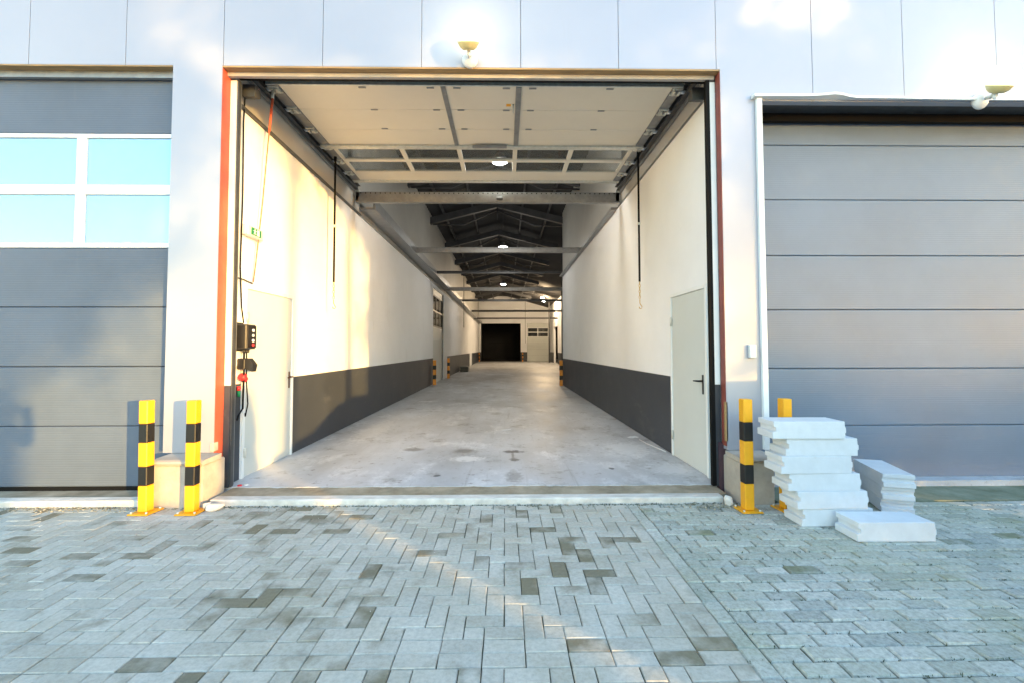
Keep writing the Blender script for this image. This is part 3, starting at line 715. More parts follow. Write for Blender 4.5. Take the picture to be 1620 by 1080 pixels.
for y in (5.44, 5.955, 6.48):
    for x in (-1.72, -.90, -.58, .02, .34, 1.28):
        part(od, 'small_hinge', B(x - .045, x + .045, y - .012, y + .012, ZD - .012, ZD - .001, .003), M['steel'])
wk = part(od, 'wicket_door_frame', MB().box(-.775, -.715, 5.41, 7.0, ZD - .014, ZD - .001, .003).box(.135, .205, 5.41, 7.0, ZD - .014, ZD - .001, .003), M['steel'])
part(wk, 'wicket_handle', MB().tube(((.11, 5.78, ZD - .02), (.11, 5.78, ZD - .06), (.11, 5.9, ZD - .06)), .012, 8), M['zinc'])
part(wk, 'wicket_closer', B(-.50, .03, 6.955, 6.995, ZD - .06, ZD - .018, .005), M['steel'])
part(wk, 'yellow_sticker', B(.02, .08, 5.80, 5.86, ZD - .003, ZD - .0012), M['yellow'])
for x0, s in ((-2.93, 1), (2.27, -1)):
    def tr(a): return x0 + s * a
    prof = [(tr(.02), ZD - .065), (tr(.08), ZD - .065), (tr(.08), ZD - .055), (tr(.03), ZD - .055), (tr(.03), ZD + .045), (tr(.08), ZD + .045), (tr(.08), ZD + .055), (tr(.02), ZD + .055)]
    t = thing('door_track', ('dark steel overhead track along the left wall carrying the open door', 'dark steel overhead track along the right wall carrying the open door')[s < 0], 'door track', (tr(.05), 7, ZD), 'tracks of the open door')
    part(t, 'rail', MB().prism(prof, 'y', 5.12, 8.98), M['track'])
    part(t, 'wall_angle', B(*sorted((tr(.0), tr(.018))), 5.12, 8.98, ZD - .11, ZD + .08), M['steel'])
    part(t, 'upright', B(*sorted((tr(.012), tr(.060))), 4.90, 4.945, .0705, 4.40), M['steel' if s > 0 else 'track'])
    part(t, 'bearing_bracket', MB().box(*sorted((tr(.03), tr(.17))), 5.0, 5.06, 4.28, 4.42, .004).tube(((tr(.02), 5.10, 4.36), (tr(.16), 5.10, 4.36)), .05, 12), M['track'])
    part(t, 'end_bracket', B(*sorted((tr(.02), tr(.10))), 8.84, 8.94, 4.36, ZD - .07, .004), M['zinc'])
    for y in (7.15, 8.55): part(t, 'hanger', B(*sorted((tr(.0), tr(.05))), y - .04, y + .04, ZD + .06, 5.3), M['steel'])
t = thing('rear_rail', 'perforated grey rail joining the ends of the overhead door tracks', 'rail', (-.3, 8.9, 4.42))
mb = MB().prism(((8.84, 4.34), (8.94, 4.34), (8.94, 4.35), (8.855, 4.35), (8.855, 4.53), (8.94, 4.53), (8.94, 4.54), (8.84, 4.54)), 'x', -2.90, 2.25)
part(t, 'channel', mb, M['steel'])
me = MB().tube(((0, -.004, 0), (0, .0, 0)), .012, 8).mesh('slot', M['black'])
for k in range(54): link('slot', me, t, (-2.8 + k * .095 + .3, 8.8395 - 8.9, 4.515 - 4.42))
part(t, 'junction_box', B(-.16, -.04, 8.80, 8.838, 4.38, 4.43, .004), M['track'])

# pull straps with chain hooks
def strap(x, y, zt, zb, label):
    t = thing('pull_strap', label, 'pull strap', (x, y, zb), 'hanging pull straps')
    part(t, 'strap', MB().box(x - .014, x + .014, y - .008, y + .008, zb + .42, zt).box(x - .019, x + .019, y - .012, y + .012, zt - .02, zt + .05), M['black'])
    zm = zb + (zt - zb) * .55
    part(t, 'buckle', B(x - .022, x + .022, y - .014, y + .014, zm - .02, zm + .02, .005), M['zinc'])
    for k in range(6):
        z = zb + .40 - k * .045; pts = []
        for a in range(9):
            an = 2 * math.pi * a / 8; c, s_ = math.cos(an) * .013, math.sin(an) * .028
            pts.append((x + (c if k % 2 else 0), y + (0 if k % 2 else c), z + s_))
        part(t, 'chain_link', MB().tube(pts, .005, 5), M['brass'])
    part(t, 'hook', MB().tube([(x, y, zb + .14), (x, y, zb + .08), (x + .02, y, zb + .045), (x + .035, y, zb + .02), (x + .02, y, zb - .005), (x - .005, y, zb), (x - .012, y, zb + .025)], .007, 6), M['brass'])
strap(-2.75, 7.37, 4.56, 2.14, 'black pull strap with a brass hook hanging by the left wall')
strap(2.12, 7.15, 4.56, 2.12, 'black pull strap with a brass hook hanging by the right wall')

# ------------------------------------------------------------------ personnel doors
def pers_door(x, s, y0, y1, zt, label, hm, hinge_y, handle_y):
    t = thing('steel_door', label, 'door', (x, (y0 + y1) / 2, .07))
    f = .045
    def X(a, b): return sorted((x + s * a, x + s * b))
    fr = MB().box(*X(-.05, .028), y0, y0 + f, .071, zt, .003).box(*X(-.05, .028), y1 - f, y1, .071, zt, .003).box(*X(-.05, .028), y0 + f, y1 - f, zt - f, zt, .003)
    part(t, 'door_frame', fr, M['white_frame'])
    lf = part(t, 'door_leaf', B(*X(-.03, .016), y0 + f + .004, y1 - f - .004, .082, zt - f - .004, .004), M['persdoor'])
    hd = part(lf, 'handle', MB().box(*X(.0165, .024), handle_y - .018, handle_y + .018, .98, 1.20, .003)
              .tube(((x + s * .02, handle_y, 1.13), (x + s * .075, handle_y, 1.13)), .011, 8)
              .tube(((x + s * .07, handle_y - .005, 1.13), (x + s * .07, handle_y + (-.13 if hinge_y < handle_y else .13), 1.125)), .0105, 8), hm)
    for z in (.35, 1.85): part(t, 'hinge', MB().tube(((x + s * .03, hinge_y, z - .06), (x + s * .03, hinge_y, z + .06)), .011, 8).box(*X(.0285, .034), hinge_y - .03, hinge_y + .03, z - .05, z + .05), M['zinc'])
    return t
pers_door(-2.93, 1, 5.15, 6.35, 2.22, 'pale steel door in the left wall beside the black control box', M['handlebrown'], 5.20, 6.24)
pers_door(2.27, -1, 5.07, 6.20, 2.22, 'pale steel door in the right wall with a black lever handle', M['handle'], 6.15, 5.20)

# ------------------------------------------------------------------ controls on the left wall
t = thing('control_box', 'black door control box with white buttons on the left wall', 'control box', (-2.9, 5.10, 1.5))
part(t, 'case', B(-2.926, -2.80, 5.0, 5.20, 1.50, 1.765, .012), M['blackplastic'])
part(t, 'mounting_plate', B(-2.9265, -2.915, 4.985, 5.215, 1.48, 1.785), M['blackplastic'])
part(t, 'front_panel', B(-2.799, -2.790, 5.015, 5.185, 1.515, 1.75, .003), M['blackcoat'])
for k, (z, m) in enumerate(((1.70, 'whiteplastic'), (1.645, 'greyplastic'), (1.59, 'whiteplastic'), (1.545, 'redplastic'))):
    part(t, 'button', MB().tube(((-2.79, 5.11, z), (-2.778, 5.11, z)), .016, 12), M[m])
for y in (5.07, 5.12, 5.15): part(t, 'cable_gland', MB().tube(((-2.86, y, 1.50), (-2.86, y, 1.46)), .014, 8), M['blackplastic'])
t = thing('wall_socket', 'black industrial wall socket with a hinged lid under the control box', 'socket', (-2.9, 5.1, 1.3))
part(t, 'body', B(-2.926, -2.83, 5.04, 5.14, 1.28, 1.40, .012), M['blackplastic'])
part(t, 'lid', MB().prism(((-2.835, 1.285), (-2.76, 1.255), (-2.745, 1.33), (-2.80, 1.40), (-2.835, 1.40)), 'y', 5.045, 5.135), M['blackplastic'])
part(t, 'back_plate', B(-2.9265, -2.918, 4.985, 5.05, 1.32, 1.44), M['whiteplastic'])
t = thing('power_plug', 'red power plug below the black wall socket', 'plug', (-2.88, 5.08, 1.19))
part(t, 'body', MB().lathe(((.022, -.05), (.036, -.03), (.038, .02), (.030, .05)), (-2.87, 5.09, 1.185), 12, Matrix.Rotation(R(55), 3, 'X')), M['redplastic'])
part(t, 'collar', MB().lathe(((.045, -.012), (.045, .012)), (-2.87, 5.07, 1.20), 12, Matrix.Rotation(R(55), 3, 'X')), M['redplastic'])
t = thing('cable_connector', 'small red and green cable connector hanging on the dark band', 'connector', (-2.88, 5.02, 1.03))
part(t, 'red_half', MB().tube(((-2.88, 5.02, 1.10), (-2.88, 5.02, 1.055)), .02, 10), M['redplastic'])
part(t, 'green_half', MB().tube(((-2.88, 5.02, 1.05), (-2.88, 5.025, .99)), .017, 10), M['greenplastic'])
solo('cable', MB().tube([(-2.90, 5.06, 4.38), (-2.905, 5.05, 4.0), (-2.90, 5.055, 3.2), (-2.908, 5.05, 2.4), (-2.89, 5.06, 1.95), (-2.87, 5.07, 1.78)], .008, 6), M['black'], 'thin black cable running down the wall to the control box', 'cable')
solo('cable', MB().tube([(-2.86, 5.07, 1.47), (-2.85, 5.06, 1.2), (-2.86, 5.07, 1.0), (-2.85, 5.05, .86), (-2.87, 5.0, .78), (-2.87, 4.98, .74)], .010, 6), M['black'], 'thick black cable drooping over the dark band', 'cable')
solo('cable', MB().tube([(-2.86, 5.12, 1.47), (-2.85, 5.11, 1.15), (-2.84, 5.13, .9), (-2.86, 5.12, .76), (-2.85, 5.10, .80)], .007, 6), M['black'], 'shorter black cable hanging beside the drooping one', 'cable')
t = thing('pull_rope', 'red pull rope hanging from the left door track to the door top', 'rope', (-2.8, 5.2, 2.3))
part(t, 'rope', MB().tube([(-2.80, 5.46, 4.50), (-2.82, 5.42, 4.0), (-2.85, 5.37, 3.2), (-2.88, 5.31, 2.5), (-2.895, 5.29, 2.26)], .0075, 6), M['redcord'])
part(t, 'sleeve', MB().tube([(-2.80, 5.46, 4.52), (-2.815, 5.43, 4.10)], .015, 8), M['redcord'])
part(t, 'coupling', MB().tube([(-2.80, 5.46, 4.60), (-2.80, 5.46, 4.51)], .018, 8), M['zinc'])
solo('wall_conduit', MB().tube([(-2.915, 4.97, 2.27), (-2.915, 5.12, 2.27), (-2.90, 5.29, 2.245)], .008, 6), M['track'], 'short dark conduit above the left steel door corner', 'conduit')
# emergency exit sign
t = thing('exit_sign', 'green emergency exit sign with a white running figure on the left wall', 'exit sign', (-2.9, 5.26, 2.8))
part(t, 'housing', B(-2.926, -2.855, 5.10, 5.42, 2.765, 2.885, .008), M['greyplastic'])
part(t, 'face', B(-2.8545, -2.851, 5.155, 5.365, 2.785, 2.868), M['greenplastic'])
pm = MB(); fx = -2.8495
def qd(*p):
    pm.prism([(a, b) for a, b in p], 'x', fx - .001, fx + .001)
qd((5.27, 2.793), (5.318, 2.793), (5.318, 2.86), (5.27, 2.86))
qd((5.222, 2.85), (5.232, 2.85), (5.232, 2.861), (5.222, 2.861))
qd((5.212, 2.822), (5.236, 2.826), (5.232, 2.848), (5.218, 2.846))
qd((5.200, 2.796), (5.208, 2.794), (5.224, 2.822), (5.212, 2.822))
qd((5.226, 2.822), (5.236, 2.824), (5.250, 2.797), (5.242, 2.795))
qd((5.232, 2.838), (5.256, 2.832), (5.256, 2.838), (5.232, 2.846))
qd((5.192, 2.832), (5.216, 2.840), (5.216, 2.847), (5.192, 2.838))
part(t, 'pictogram', pm, M['whiteplastic'])
part(t, 'end_cap', B(-2.925, -2.87, 5.421, 5.45, 2.77, 2.88, .006), M['greyplastic'])
part(t, 'end_cap', B(-2.925, -2.87, 5.07, 5.099, 2.77, 2.88, .006), M['greyplastic'])
# door bell switch on the right pier
t = thing('key_switch', 'small pale key switch box on the right pier', 'switch', (2.54, 4.69, 1.46))
part(t, 'case', B(2.505, 2.575, 4.655, 4.699, 1.40, 1.535, .006), M['greyplastic'])
part(t, 'key_plate', MB().tube(((2.54, 4.655, 1.455), (2.54, 4.648, 1.455)), .018, 12), M['zinc'])

# ------------------------------------------------------------------ lamps
def wall_lamp(x, z, label, tilt=30):
    """z: height of the rim of the bowl"""
    t = thing('wall_lamp', label, 'outdoor lamp', (x, 4.70, z), 'lit lamps on the facade')
    rotb = Matrix.Rotation(R(90), 3, 'X'); rt = Matrix.Rotation(R(tilt), 3, 'X'); c = Vector((x, 4.48, z))
    part(t, 'wall_base', MB().lathe(((.082, .0), (.082, .02), (.07, .045), (.04, .065), (.0, .07)), (x, 4.698, z - .06), 20, rotb), M['whiteplastic'])
    part(t, 'arm', MB().tube(((x, 4.62, z - .06), (x, 4.57, z - .075), c + rt @ Vector((0, 0, -.05))), .018, 8), M['zinc'])
    part(t, 'bowl', MB().lathe(((.02, -.075), (.055, -.072), (.085, -.05), (.108, -.012), (.113, .0), (.106, .0), (.08, -.04), (.0, -.055)), c, 24, rt), M['yellowbowl'])
    part(t, 'knob', MB().lathe(((.0, -.13), (.016, -.125), (.02, -.105), (.012, -.07)), c, 12, rt), M['whiteplastic'])
    part(t, 'glass_dome', MB().lathe(((.102, -.010), (.112, .04), (.108, .10), (.092, .155), (.06, .19), (.0, .205)), c, 24, rt), M['lampglass'])
    ld_ = bpy.data.lights.new('lamp_light', 'POINT'); ld_.energy = 0.9; ld_.color = (1, .84, .5); ld_.shadow_soft_size = .1
    lo = bpy.data.objects.new('lamp_light', ld_); C.objects.link(lo); lo.parent = t; lo.location = rt @ Vector((0, 0, .30)) + Vector((0, -.22, 0))
wall_lamp(-.364, 4.565, 'glowing round lamp above the middle opening on the panel front')
wall_lamp(5.03, 4.16, 'glowing round lamp above the grey door at the right edge')
def high_bay(x, y, z, label, e, r=.17, col=(1, .96, .86)):
    t = thing('high_bay_lamp', label, 'ceiling lamp', (x, y, z), 'ceiling lamps in the hall')
    part(t, 'housing', MB().lathe(((r * .95, .0), (r, .03), (r * .6, .10), (r * .35, .16), (.0, .17)), (x, y, z), 20), M['ledbody'])
    part(t, 'lens', MB().lathe(((.0, -.05), (r * .6, -.04), (r * .9, -.012), (r * .9, -.001)), (x, y, z), 20), M['led'])
    part(t, 'rod', MB().tube(((x, y, z + .17), (x, y, 7.3)), .012, 6), M['roofbeam'])
    ld_ = bpy.data.lights.new('lamp_light', 'POINT'); ld_.energy = e; ld_.color = col; ld_.shadow_soft_size = .15
    lo = bpy.data.objects.new('lamp_light', ld_); C.objects.link(lo); lo.parent = t; lo.location = (0, 0, -.2)
high_bay(-.10, 8.95, 5.2, 'lit ceiling lamp seen through the panes of the open door', 9)
high_bay(-.07, 16.6, 5.18, 'lit ceiling lamp just over the first steel beam', 5)
high_bay(-.10, 26.3, 5.18, 'lit ceiling lamp over the middle of the hall', 6)
high_bay(3.15, 38.5, 5.75, 'small lit ceiling lamp far back at the right, upper one', 60, col=(1, .72, .42))
high_bay(3.75, 44.0, 6.0, 'small lit ceiling lamp far back at the right, lower one', 70, col=(1, .72, .42))

# ------------------------------------------------------------------ bollards
def bollard_proto(name, w_, h, bands, cols, plate):
    t = thing(name, '', 'bollard', (0, 0, 0))
    z = .012 if plate else 0; hh = h - z; n = bands; zs_ = [z + hh * k for k in (0, .235, .405, .62, .79, 1.0)]
    for k in range(n):
        part(t, ('yellow_band', 'black_band')[k % 2] if cols == 'yellow' else ('orange_band', 'black_band')[k % 2],
             B(-w_ / 2, w_ / 2, -w_ / 2, w_ / 2, zs_[k] + (.0004 if k else 0), zs_[k + 1], .007 if k in (0, n - 1) else .006), M[cols] if k % 2 == 0 else M['blackcoat'], world=False)
    if plate:
        p = part(t, 'base_plate', B(-.095, .095, -.095, .095, .0, .0115, .002), M[cols], world=False)
        for sx in (-1, 1):
            for sy in (-1, 1): part(p, 'bolt', MB().tube(((sx * .074, sy * .074, .0115), (sx * .074, sy * .074, .026)), .010, 6), M['zinc'], world=False)
        part(t, 'core', B(-w_ / 2 + .012, w_ / 2 - .012, -w_ / 2 + .012, w_ / 2 - .012, .012, h - .01), M[cols], world=False)
    return t
bp_ = bollard_proto('bollard', .088, 1.025, 5, 'yellow', True)
spec = [(-3.305, 4.325, -.10, 'leftmost yellow and black bollard, in front of the windowed door'),
        (-2.885, 4.32, .02, 'yellow and black bollard beside the red column and pale stones'),
        (2.245, 4.27, .03, 'yellow and black bollard standing clear beside the right jamb'),
        (2.62, 4.29, .12, 'yellow and black bollard half hidden behind the white stack')]
for i, (x, y, rz, lab) in enumerate(spec):
    o = bp_ if i == 0 else copy_tree(bp_)
    o.location = (x, y, .004); o.rotation_euler = (0, R((-1.0, 0, 0, .4)[i]), rz); o['label'] = lab; o['group'] = 'yellow bollards in front of the doors'
bp2 = bollard_proto('bollard', .12, .98, 5, 'orange', False)
spec = [(-2.80, 18.3, 'orange striped bollard at the end of the left dark band'), (-2.74, 22.3, 'orange striped bollard by the left door frame'),
        (2.16, 17.7, 'orange striped bollard at the end of the right wall'), (-2.85, 50.8, 'far orange striped bollard left of the dark doorway'), (1.95, 50.8, 'far orange striped bollard right of the dark doorway')]
for i, (x, y, lab) in enumerate(spec):
    o = bp2 if i == 0 else copy_tree(bp2)
    o.location = (x, y, .071); o['label'] = lab; o['group'] = 'orange bollards inside the hall'

# ------------------------------------------------------------------ white blocks
def block_mesh(seed):
    """aerated block with a groove in one end and a tongue on the other, corners a little chipped"""
    rr = random.Random(seed); L_, W_, H_ = .60, .25, .146
    prof = [(-.308, 0), (.3, 0), (.3, .048), (.310, .056), (.310, .092), (.3, .100), (.3, H_), (-.298, H_), (-.298, .104), (-.280, .098), (-.280, .062), (-.308, .056)]
    mb = MB().prism(prof, 'y', -W_ / 2, W_ / 2)
    es = [e for e in mb.b.edges if e.calc_length() > .02]
    bmesh.ops.bevel(mb.b, geom=es, offset=.003, segments=1, affect='EDGES')
    bmesh.ops.triangulate(mb.b, faces=[f for f in mb.b.faces if len(f.verts) > 6])
    for v in mb.b.verts:
        if abs(abs(v.co.x) - .3) < .02 and rr.random() < .18: v.co *= 1 - rr.uniform(.004, .018)
    return mb.mesh('foam_block', M['foam'])
bms = [block_mesh(k) for k in range(3)]
stackx = [(2.80, 4.065, 0, 'bottom block of the tall white stack, partly behind the loose one'),
          (2.755, 4.06, 1.2, 'second block from the bottom in the tall white stack'),
          (2.70, 4.07, -.8, 'third block from the bottom in the tall white stack'),
          (2.63, 4.065, .6, 'fourth block from the bottom in the tall white stack'),
          (2.69, 4.075, -1.2, 'second block from the top in the tall white stack'),
          (2.575, 4.06, -1.5, 'topmost block of the tall white stack, jutting left')]
grp = 'white building blocks beside the bollards'
for k, (x, y, a, lab) in enumerate(stackx):
    o = tag(link('building_block', bms[k % 3]), lab, 'block', grp); o.location = (x, y - .07, .003 + k * .1464); o.rotation_euler = (0, 0, R(a))
o = tag(link('building_block', bms[1]), 'single white block lying on the pavers in front of the stacks', 'block', grp); o.location = (3.035, 3.685, .003); o.rotation_euler = (0, 0, R(-.8))
for k, lab in enumerate(('bottom block of the low three-block stack by the grey door', 'middle block of the low three-block stack by the grey door', 'top block of the low three-block stack by the grey door')):
    o = tag(link('building_block', bms[(k + 1) % 3]), lab, 'block', grp)
    o.location = (3.675 - k * .012, 4.455 - .012 * k, .004 + k * .117); o.rotation_euler = (0, 0, R(71.5 + (k - 1) * 2)); o.scale = (1, 1, .80)

# ------------------------------------------------------------------ rubble and debris
def stone(x, y, r, sq, seed, name, label, rot):
    b = bmesh.new(); bmesh.ops.create_icosphere(b, subdivisions=3, radius=1)
    rc = random.Random(seed); cuts = [Vector((rc.gauss(0, 1), rc.gauss(0, 1), rc.gauss(0, 1))).normalized() for _ in range(9)]
    for v in b.verts:
        n = noise.noise(v.co * 1.3 + Vector((seed, 0, 0))); v.co *= 1 + .25 * n
        for d_ in cuts:
            q_ = v.co.dot(d_)
            if q_ > .66: v.co -= d_ * (q_ - .66)
        v.co = Vector((v.co.x * sq[0], v.co.y * sq[1], v.co.z * sq[2])) * r
    zmin = min(v.co.z for v in b.verts)
    mb = MB(); mb.b.free(); mb.b = b
    o = solo(name, mb, M['stone'], label, 'stone', 'pale stones by the left bollard'); o.location = (x, y, -zmin * .86); o.rotation_euler = (0, 0, rot)
stone(-2.785, 4.385, .060, (.8, .6, .8), 3, 'stone', 'rounder pale stone lying against the second bollard', .3)
stone(-2.70, 4.36, .070, (1.15, .5, .6), 8, 'stone', 'longer pale stone slanting beside the rounder one', .6)
stone(2.125, 4.40, .062, (.8, .7, .85), 12, 'stone', 'grey stone at the foot of the right jamb', 0)
def pebbles(name, spots, m, label=None):
    mb = MB(); rr = random.Random(len(spots))
    for x, y, r in spots:
        q = Matrix.Rotation(rr.uniform(0, 6), 3, 'Z') @ Matrix.Diagonal((rr.uniform(.7, 1.3), rr.uniform(.6, 1), rr.uniform(.4, .8)))
        k = bmesh.ops.create_icosphere(mb.b, subdivisions=1, radius=r)
        for v in k['verts']: v.co = q @ (v.co * rr.uniform(.85, 1.15)) + Vector((x, y, r * .25))
    return solo(name, mb, m, kind='stuff')
rr = random.Random(11)
pebbles('gravel', [(rr.uniform(-5.6, -2.35) if rr.random() < .75 else rr.uniform(-2.4, 2), 4.472 - abs(rr.gauss(0, .05)) , rr.uniform(.004, .013)) for _ in range(900)], M['gravel'])
pebbles('gravel', [(rr.gauss(2.02, .12), 4.40 + rr.gauss(0, .04), rr.uniform(.006, .024)) for _ in range(130)], M['gravel'])
pebbles('pale_grit', [(rr.uniform(-5, 4.5), 4.45 - abs(rr.gauss(0, .6)), rr.uniform(.002, .006)) for _ in range(260)], M['stone'])
# low moss and grass in the joint along the kerb and in the old paving
def tufts(spots):
    mb = MB(); rr = random.Random(3)
    for x, y, h in spots:
        for _ in range(5):
            a = rr.uniform(0, 6.28); d = Vector((math.cos(a), math.sin(a), 0)) * rr.uniform(.002, .01); p = Vector((x, y, -.006)) + d
            s_ = Vector((-d.y, d.x, 0)).normalized() * .0022; tip = p + d * rr.uniform(.5, 1.6) + Vector((0, 0, h * rr.uniform(.5, 1)))
            mb.quad(p - s_, p + s_, tip + s_ * .3, tip - s_ * .3)
    return solo('moss', mb, M['leaf'], kind='stuff')
sp = [(rr.uniform(-5.4, 2.1), 4.470 - abs(rr.gauss(0, .008)), rr.uniform(.008, .022)) for _ in range(420)]
for _ in range(900):
    j = rr.randrange(24); x = rr.uniform(XB, 5.2); sp.append((x, YK - j * U + rr.gauss(0, .002), rr.uniform(.006, .013)))
tufts(sp)
def scrap(x, y, w_, d, rz, label, name='paper_scrap', z=.071):
    mb = MB(); n = 4; rr = random.Random(int(x * 100)); V = [[mb.b.verts.new(((i / n - .5) * w_, (j / 2 - .5) * d, .002 + rr.uniform(0, .012))) for j in range(3)] for i in range(n + 1)]
    for i in range(n):
        for j in range(2): mb.b.faces.new((V[i][j], V[i + 1][j], V[i + 1][j + 1], V[i][j + 1]))
    o = solo(name, mb, M['paper'], label, 'paper'); o.location = (x, y, z); o.rotation_euler = (0, 0, rz)
scrap(-2.16, 12.5, .36, .09, .05, 'narrow white paper strip on the hall floor at the left')
scrap(-.03, 8.12, .28, .07, .2, 'white paper scrap in the middle of the hall floor')
scrap(2.05, 7.4, .17, .12, .4, 'white paper scrap at the foot of the right wall')
solo('small_cable', MB().tube([(2.10, 7.2, .078), (2.12, 6.9, .08), (2.19, 6.55, .077), (2.22, 6.35, .078)], .006, 6), M['whiteplastic'], 'thin white cable end on the floor along the right wall', 'cable')
t = thing('rag', 'small red and white rag on the threshold by the left jamb', 'rag', (-2.75, 4.80, .07))
part(t, 'cloth', MB().lathe(((.022, 0), (.026, .008), (.016, .014), (0, .016)), (-2.78, 4.90, .0705), 9), M['redplastic'])
part(t, 'white_end', MB().lathe(((.02, 0), (.024, .008), (0, .014)), (-2.72, 4.92, .0705), 7), M['whiteplastic'])
t = thing('dark_box', 'small dark box lying against the left wall deep in the hall', 'box', (-2.6, 29, .07))
part(t, 'box_body', B(-2.8, -2.3, 28.6, 29.6, .071, .35, .02), M['blackplastic']); part(t, 'box_lid', B(-2.82, -2.28, 28.58, 29.62, .352, .40, .015), M['track'])
for x, y, w_ in ((.06, 6.42, .2), (.10, 5.92, .13)):
    pass

# ------------------------------------------------------------------ behind the camera, out of view: shadow casters, some inferred, some added for shade
def car(loc, rz, label):
    t = thing('parked_car', label, 'car', loc, 'cars parked behind the camera', rz)
    W_ = .86
    side = [(-2.05, .30), (-2.12, .60), (-2.06, .93), (-1.20, 1.10), (-.50, 1.45), (.1, 1.58), (1.1, 1.56), (1.75, 1.35), (2.0, 1.0), (2.08, .6), (2.0, .30)]
    mb = MB(); secs = []
    for f, ins in ((-1, .10), (-.93, 0), (.93, 0), (1, .10)):
        ring = []
        for x, z in side:
            tum = max(0, z - .95) * .28
            yy = f * (W_ - tum); ring.append(mb.b.verts.new((x * (1 - ins * .15), yy, z - (ins * .1 if z > .5 else -ins * .1))))
        secs.append(ring)
    n = len(side)
    for A, Bq in zip(secs, secs[1:]):
        for k in range(n): mb.b.faces.new((A[k], A[(k + 1) % n], Bq[(k + 1) % n], Bq[k]))
    mb.b.faces.new(secs[0]); mb.b.faces.new(secs[-1][::-1]); bmesh.ops.recalc_face_normals(mb.b, faces=mb.b.faces)
    part(t, 'body', mb, M['carpaint'], world=False)
    for sy in (-1, 1):
        def P(x, z): return (x, sy * (W_ * 1.0 - max(0, z - .95) * .28 + .004), z)
        for q_ in (((-.95, 1.12), (.0, 1.05), (.0, 1.48), (-.48, 1.40)), ((.06, 1.0), (1.0, 1.0), (1.0, 1.47), (.06, 1.48)), ((1.06, 1.0), (1.75, 1.02), (1.6, 1.36), (1.06, 1.47))):
            part(t, 'side_window', MB().quad(*[P(*p) for p in q_]), M['carglass'], world=False)
        for x in (-1.32, 1.32):
            wh = part(t, 'wheel', MB().lathe(((.25, -.10), (.315, -.09), (.325, 0), (.315, .09), (.25, .10)), (x, sy * .80, .325), 24, Matrix.Rotation(R(90), 3, 'X')), M['tyre'], world=False)
            part(wh, 'rim', MB().lathe(((.0, -.105), (.22, -.108), (.22, .108), (.0, .105)), (x, sy * .80, .325), 16, Matrix.Rotation(R(90), 3, 'X')), M['zinc'], world=False)
        part(t, 'headlight', B(-2.10, -2.02, sy * .62 - .14, sy * .62 + .14, .62, .76, .01), M['whiteplastic'], world=False)
        part(t, 'tail_light', B(1.98, 2.06, sy * .66 - .10, sy * .66 + .10, .72, .95, .01), M['redplastic'], world=False)
        part(t, 'mirror', B(-.92, -.78, sy * .90 - .08, sy * .90 + .08, 1.0, 1.12, .02), M['carpaint'], world=False)
    part(t, 'windscreen', MB().quad((-1.16, -.70, 1.13), (-1.16, .70, 1.13), (-.54, .66, 1.44), (-.54, -.66, 1.44)), M['carglass'], world=False)
    return t
car1 = car((5.33, .53, -.03), R(45), 'silver grey hatchback parked beside the camera, nearest the blocks')
added_car = copy_tree(car1); added_car.location = (11.2, 1.27, -.03); added_car['label'] = 'unseen silver grey hatchback added to shade the foot of the right door'  # copy added out of view to shade the lower right door

def tree(x, y, h, r0, seed, label, leafy, crown_z=None, spread=1.0, first=.3):
    t = thing('tree', label, 'tree', (x, y, 0), 'trees behind the camera')
    rr = random.Random(seed); wood = MB(); leaves = []
    def grow(p, d, ln, r, lev):
        pts = [p]; q = p
        for k in range(3):
            d = (d + Vector((rr.gauss(0, .12), rr.gauss(0, .12), rr.gauss(.04, .08)))).normalized(); q = q + d * ln / 3; pts.append(q)
        (wood if lev else trunk).tube(pts, r, 7 if lev < 2 else 4, r * .62)
        if lev >= 2: leaves.append((pts[-1], ln))
        if lev >= 3: leaves.append((pts[2], ln))
        if lev >= 4: return
        for k in range(3 if lev else 6):
            base = pts[-1] if k == 0 else pts[rr.choice((2, 3))] if lev else p.lerp(pts[-1], rr.uniform(first, 1))
            a = rr.uniform(0, 6.28); out = Vector((math.cos(a), math.sin(a), rr.uniform(.2, .9)))
            nd = (d * (.9 if k == 0 else .35) + out * .75 * spread).normalized()
            grow(base, nd, ln * rr.uniform(.55, .78) * (1 if lev else .62), r * (.6 if k == 0 else .42), lev + 1)
    trunk = MB()
    grow(Vector((0, 0, -.05)), Vector((0, 0, 1)), h * .55, r0, 0)
    part(t, 'trunk', trunk, M['bark'], world=False); part(t, 'branches', wood, M['bark'], world=False)
    if leafy:
        lm = MB()
        for p, ln in leaves:
            for _ in range(leafy):
                c = p + Vector((rr.gauss(0, .28), rr.gauss(0, .28), rr.gauss(0, .24)))
                u = Vector((rr.gauss(0, 1), rr.gauss(0, 1), rr.gauss(0, 1))).normalized(); v = u.orthogonal().normalized(); s_ = rr.uniform(.05, .10)
                lm.quad(c - u * s_, c + v * s_ * .5, c + u * s_, c - v * s_ * .5)
        o = part(t, 'crown', lm, M['leaf'], world=False); o['kind'] = 'stuff'
    return t

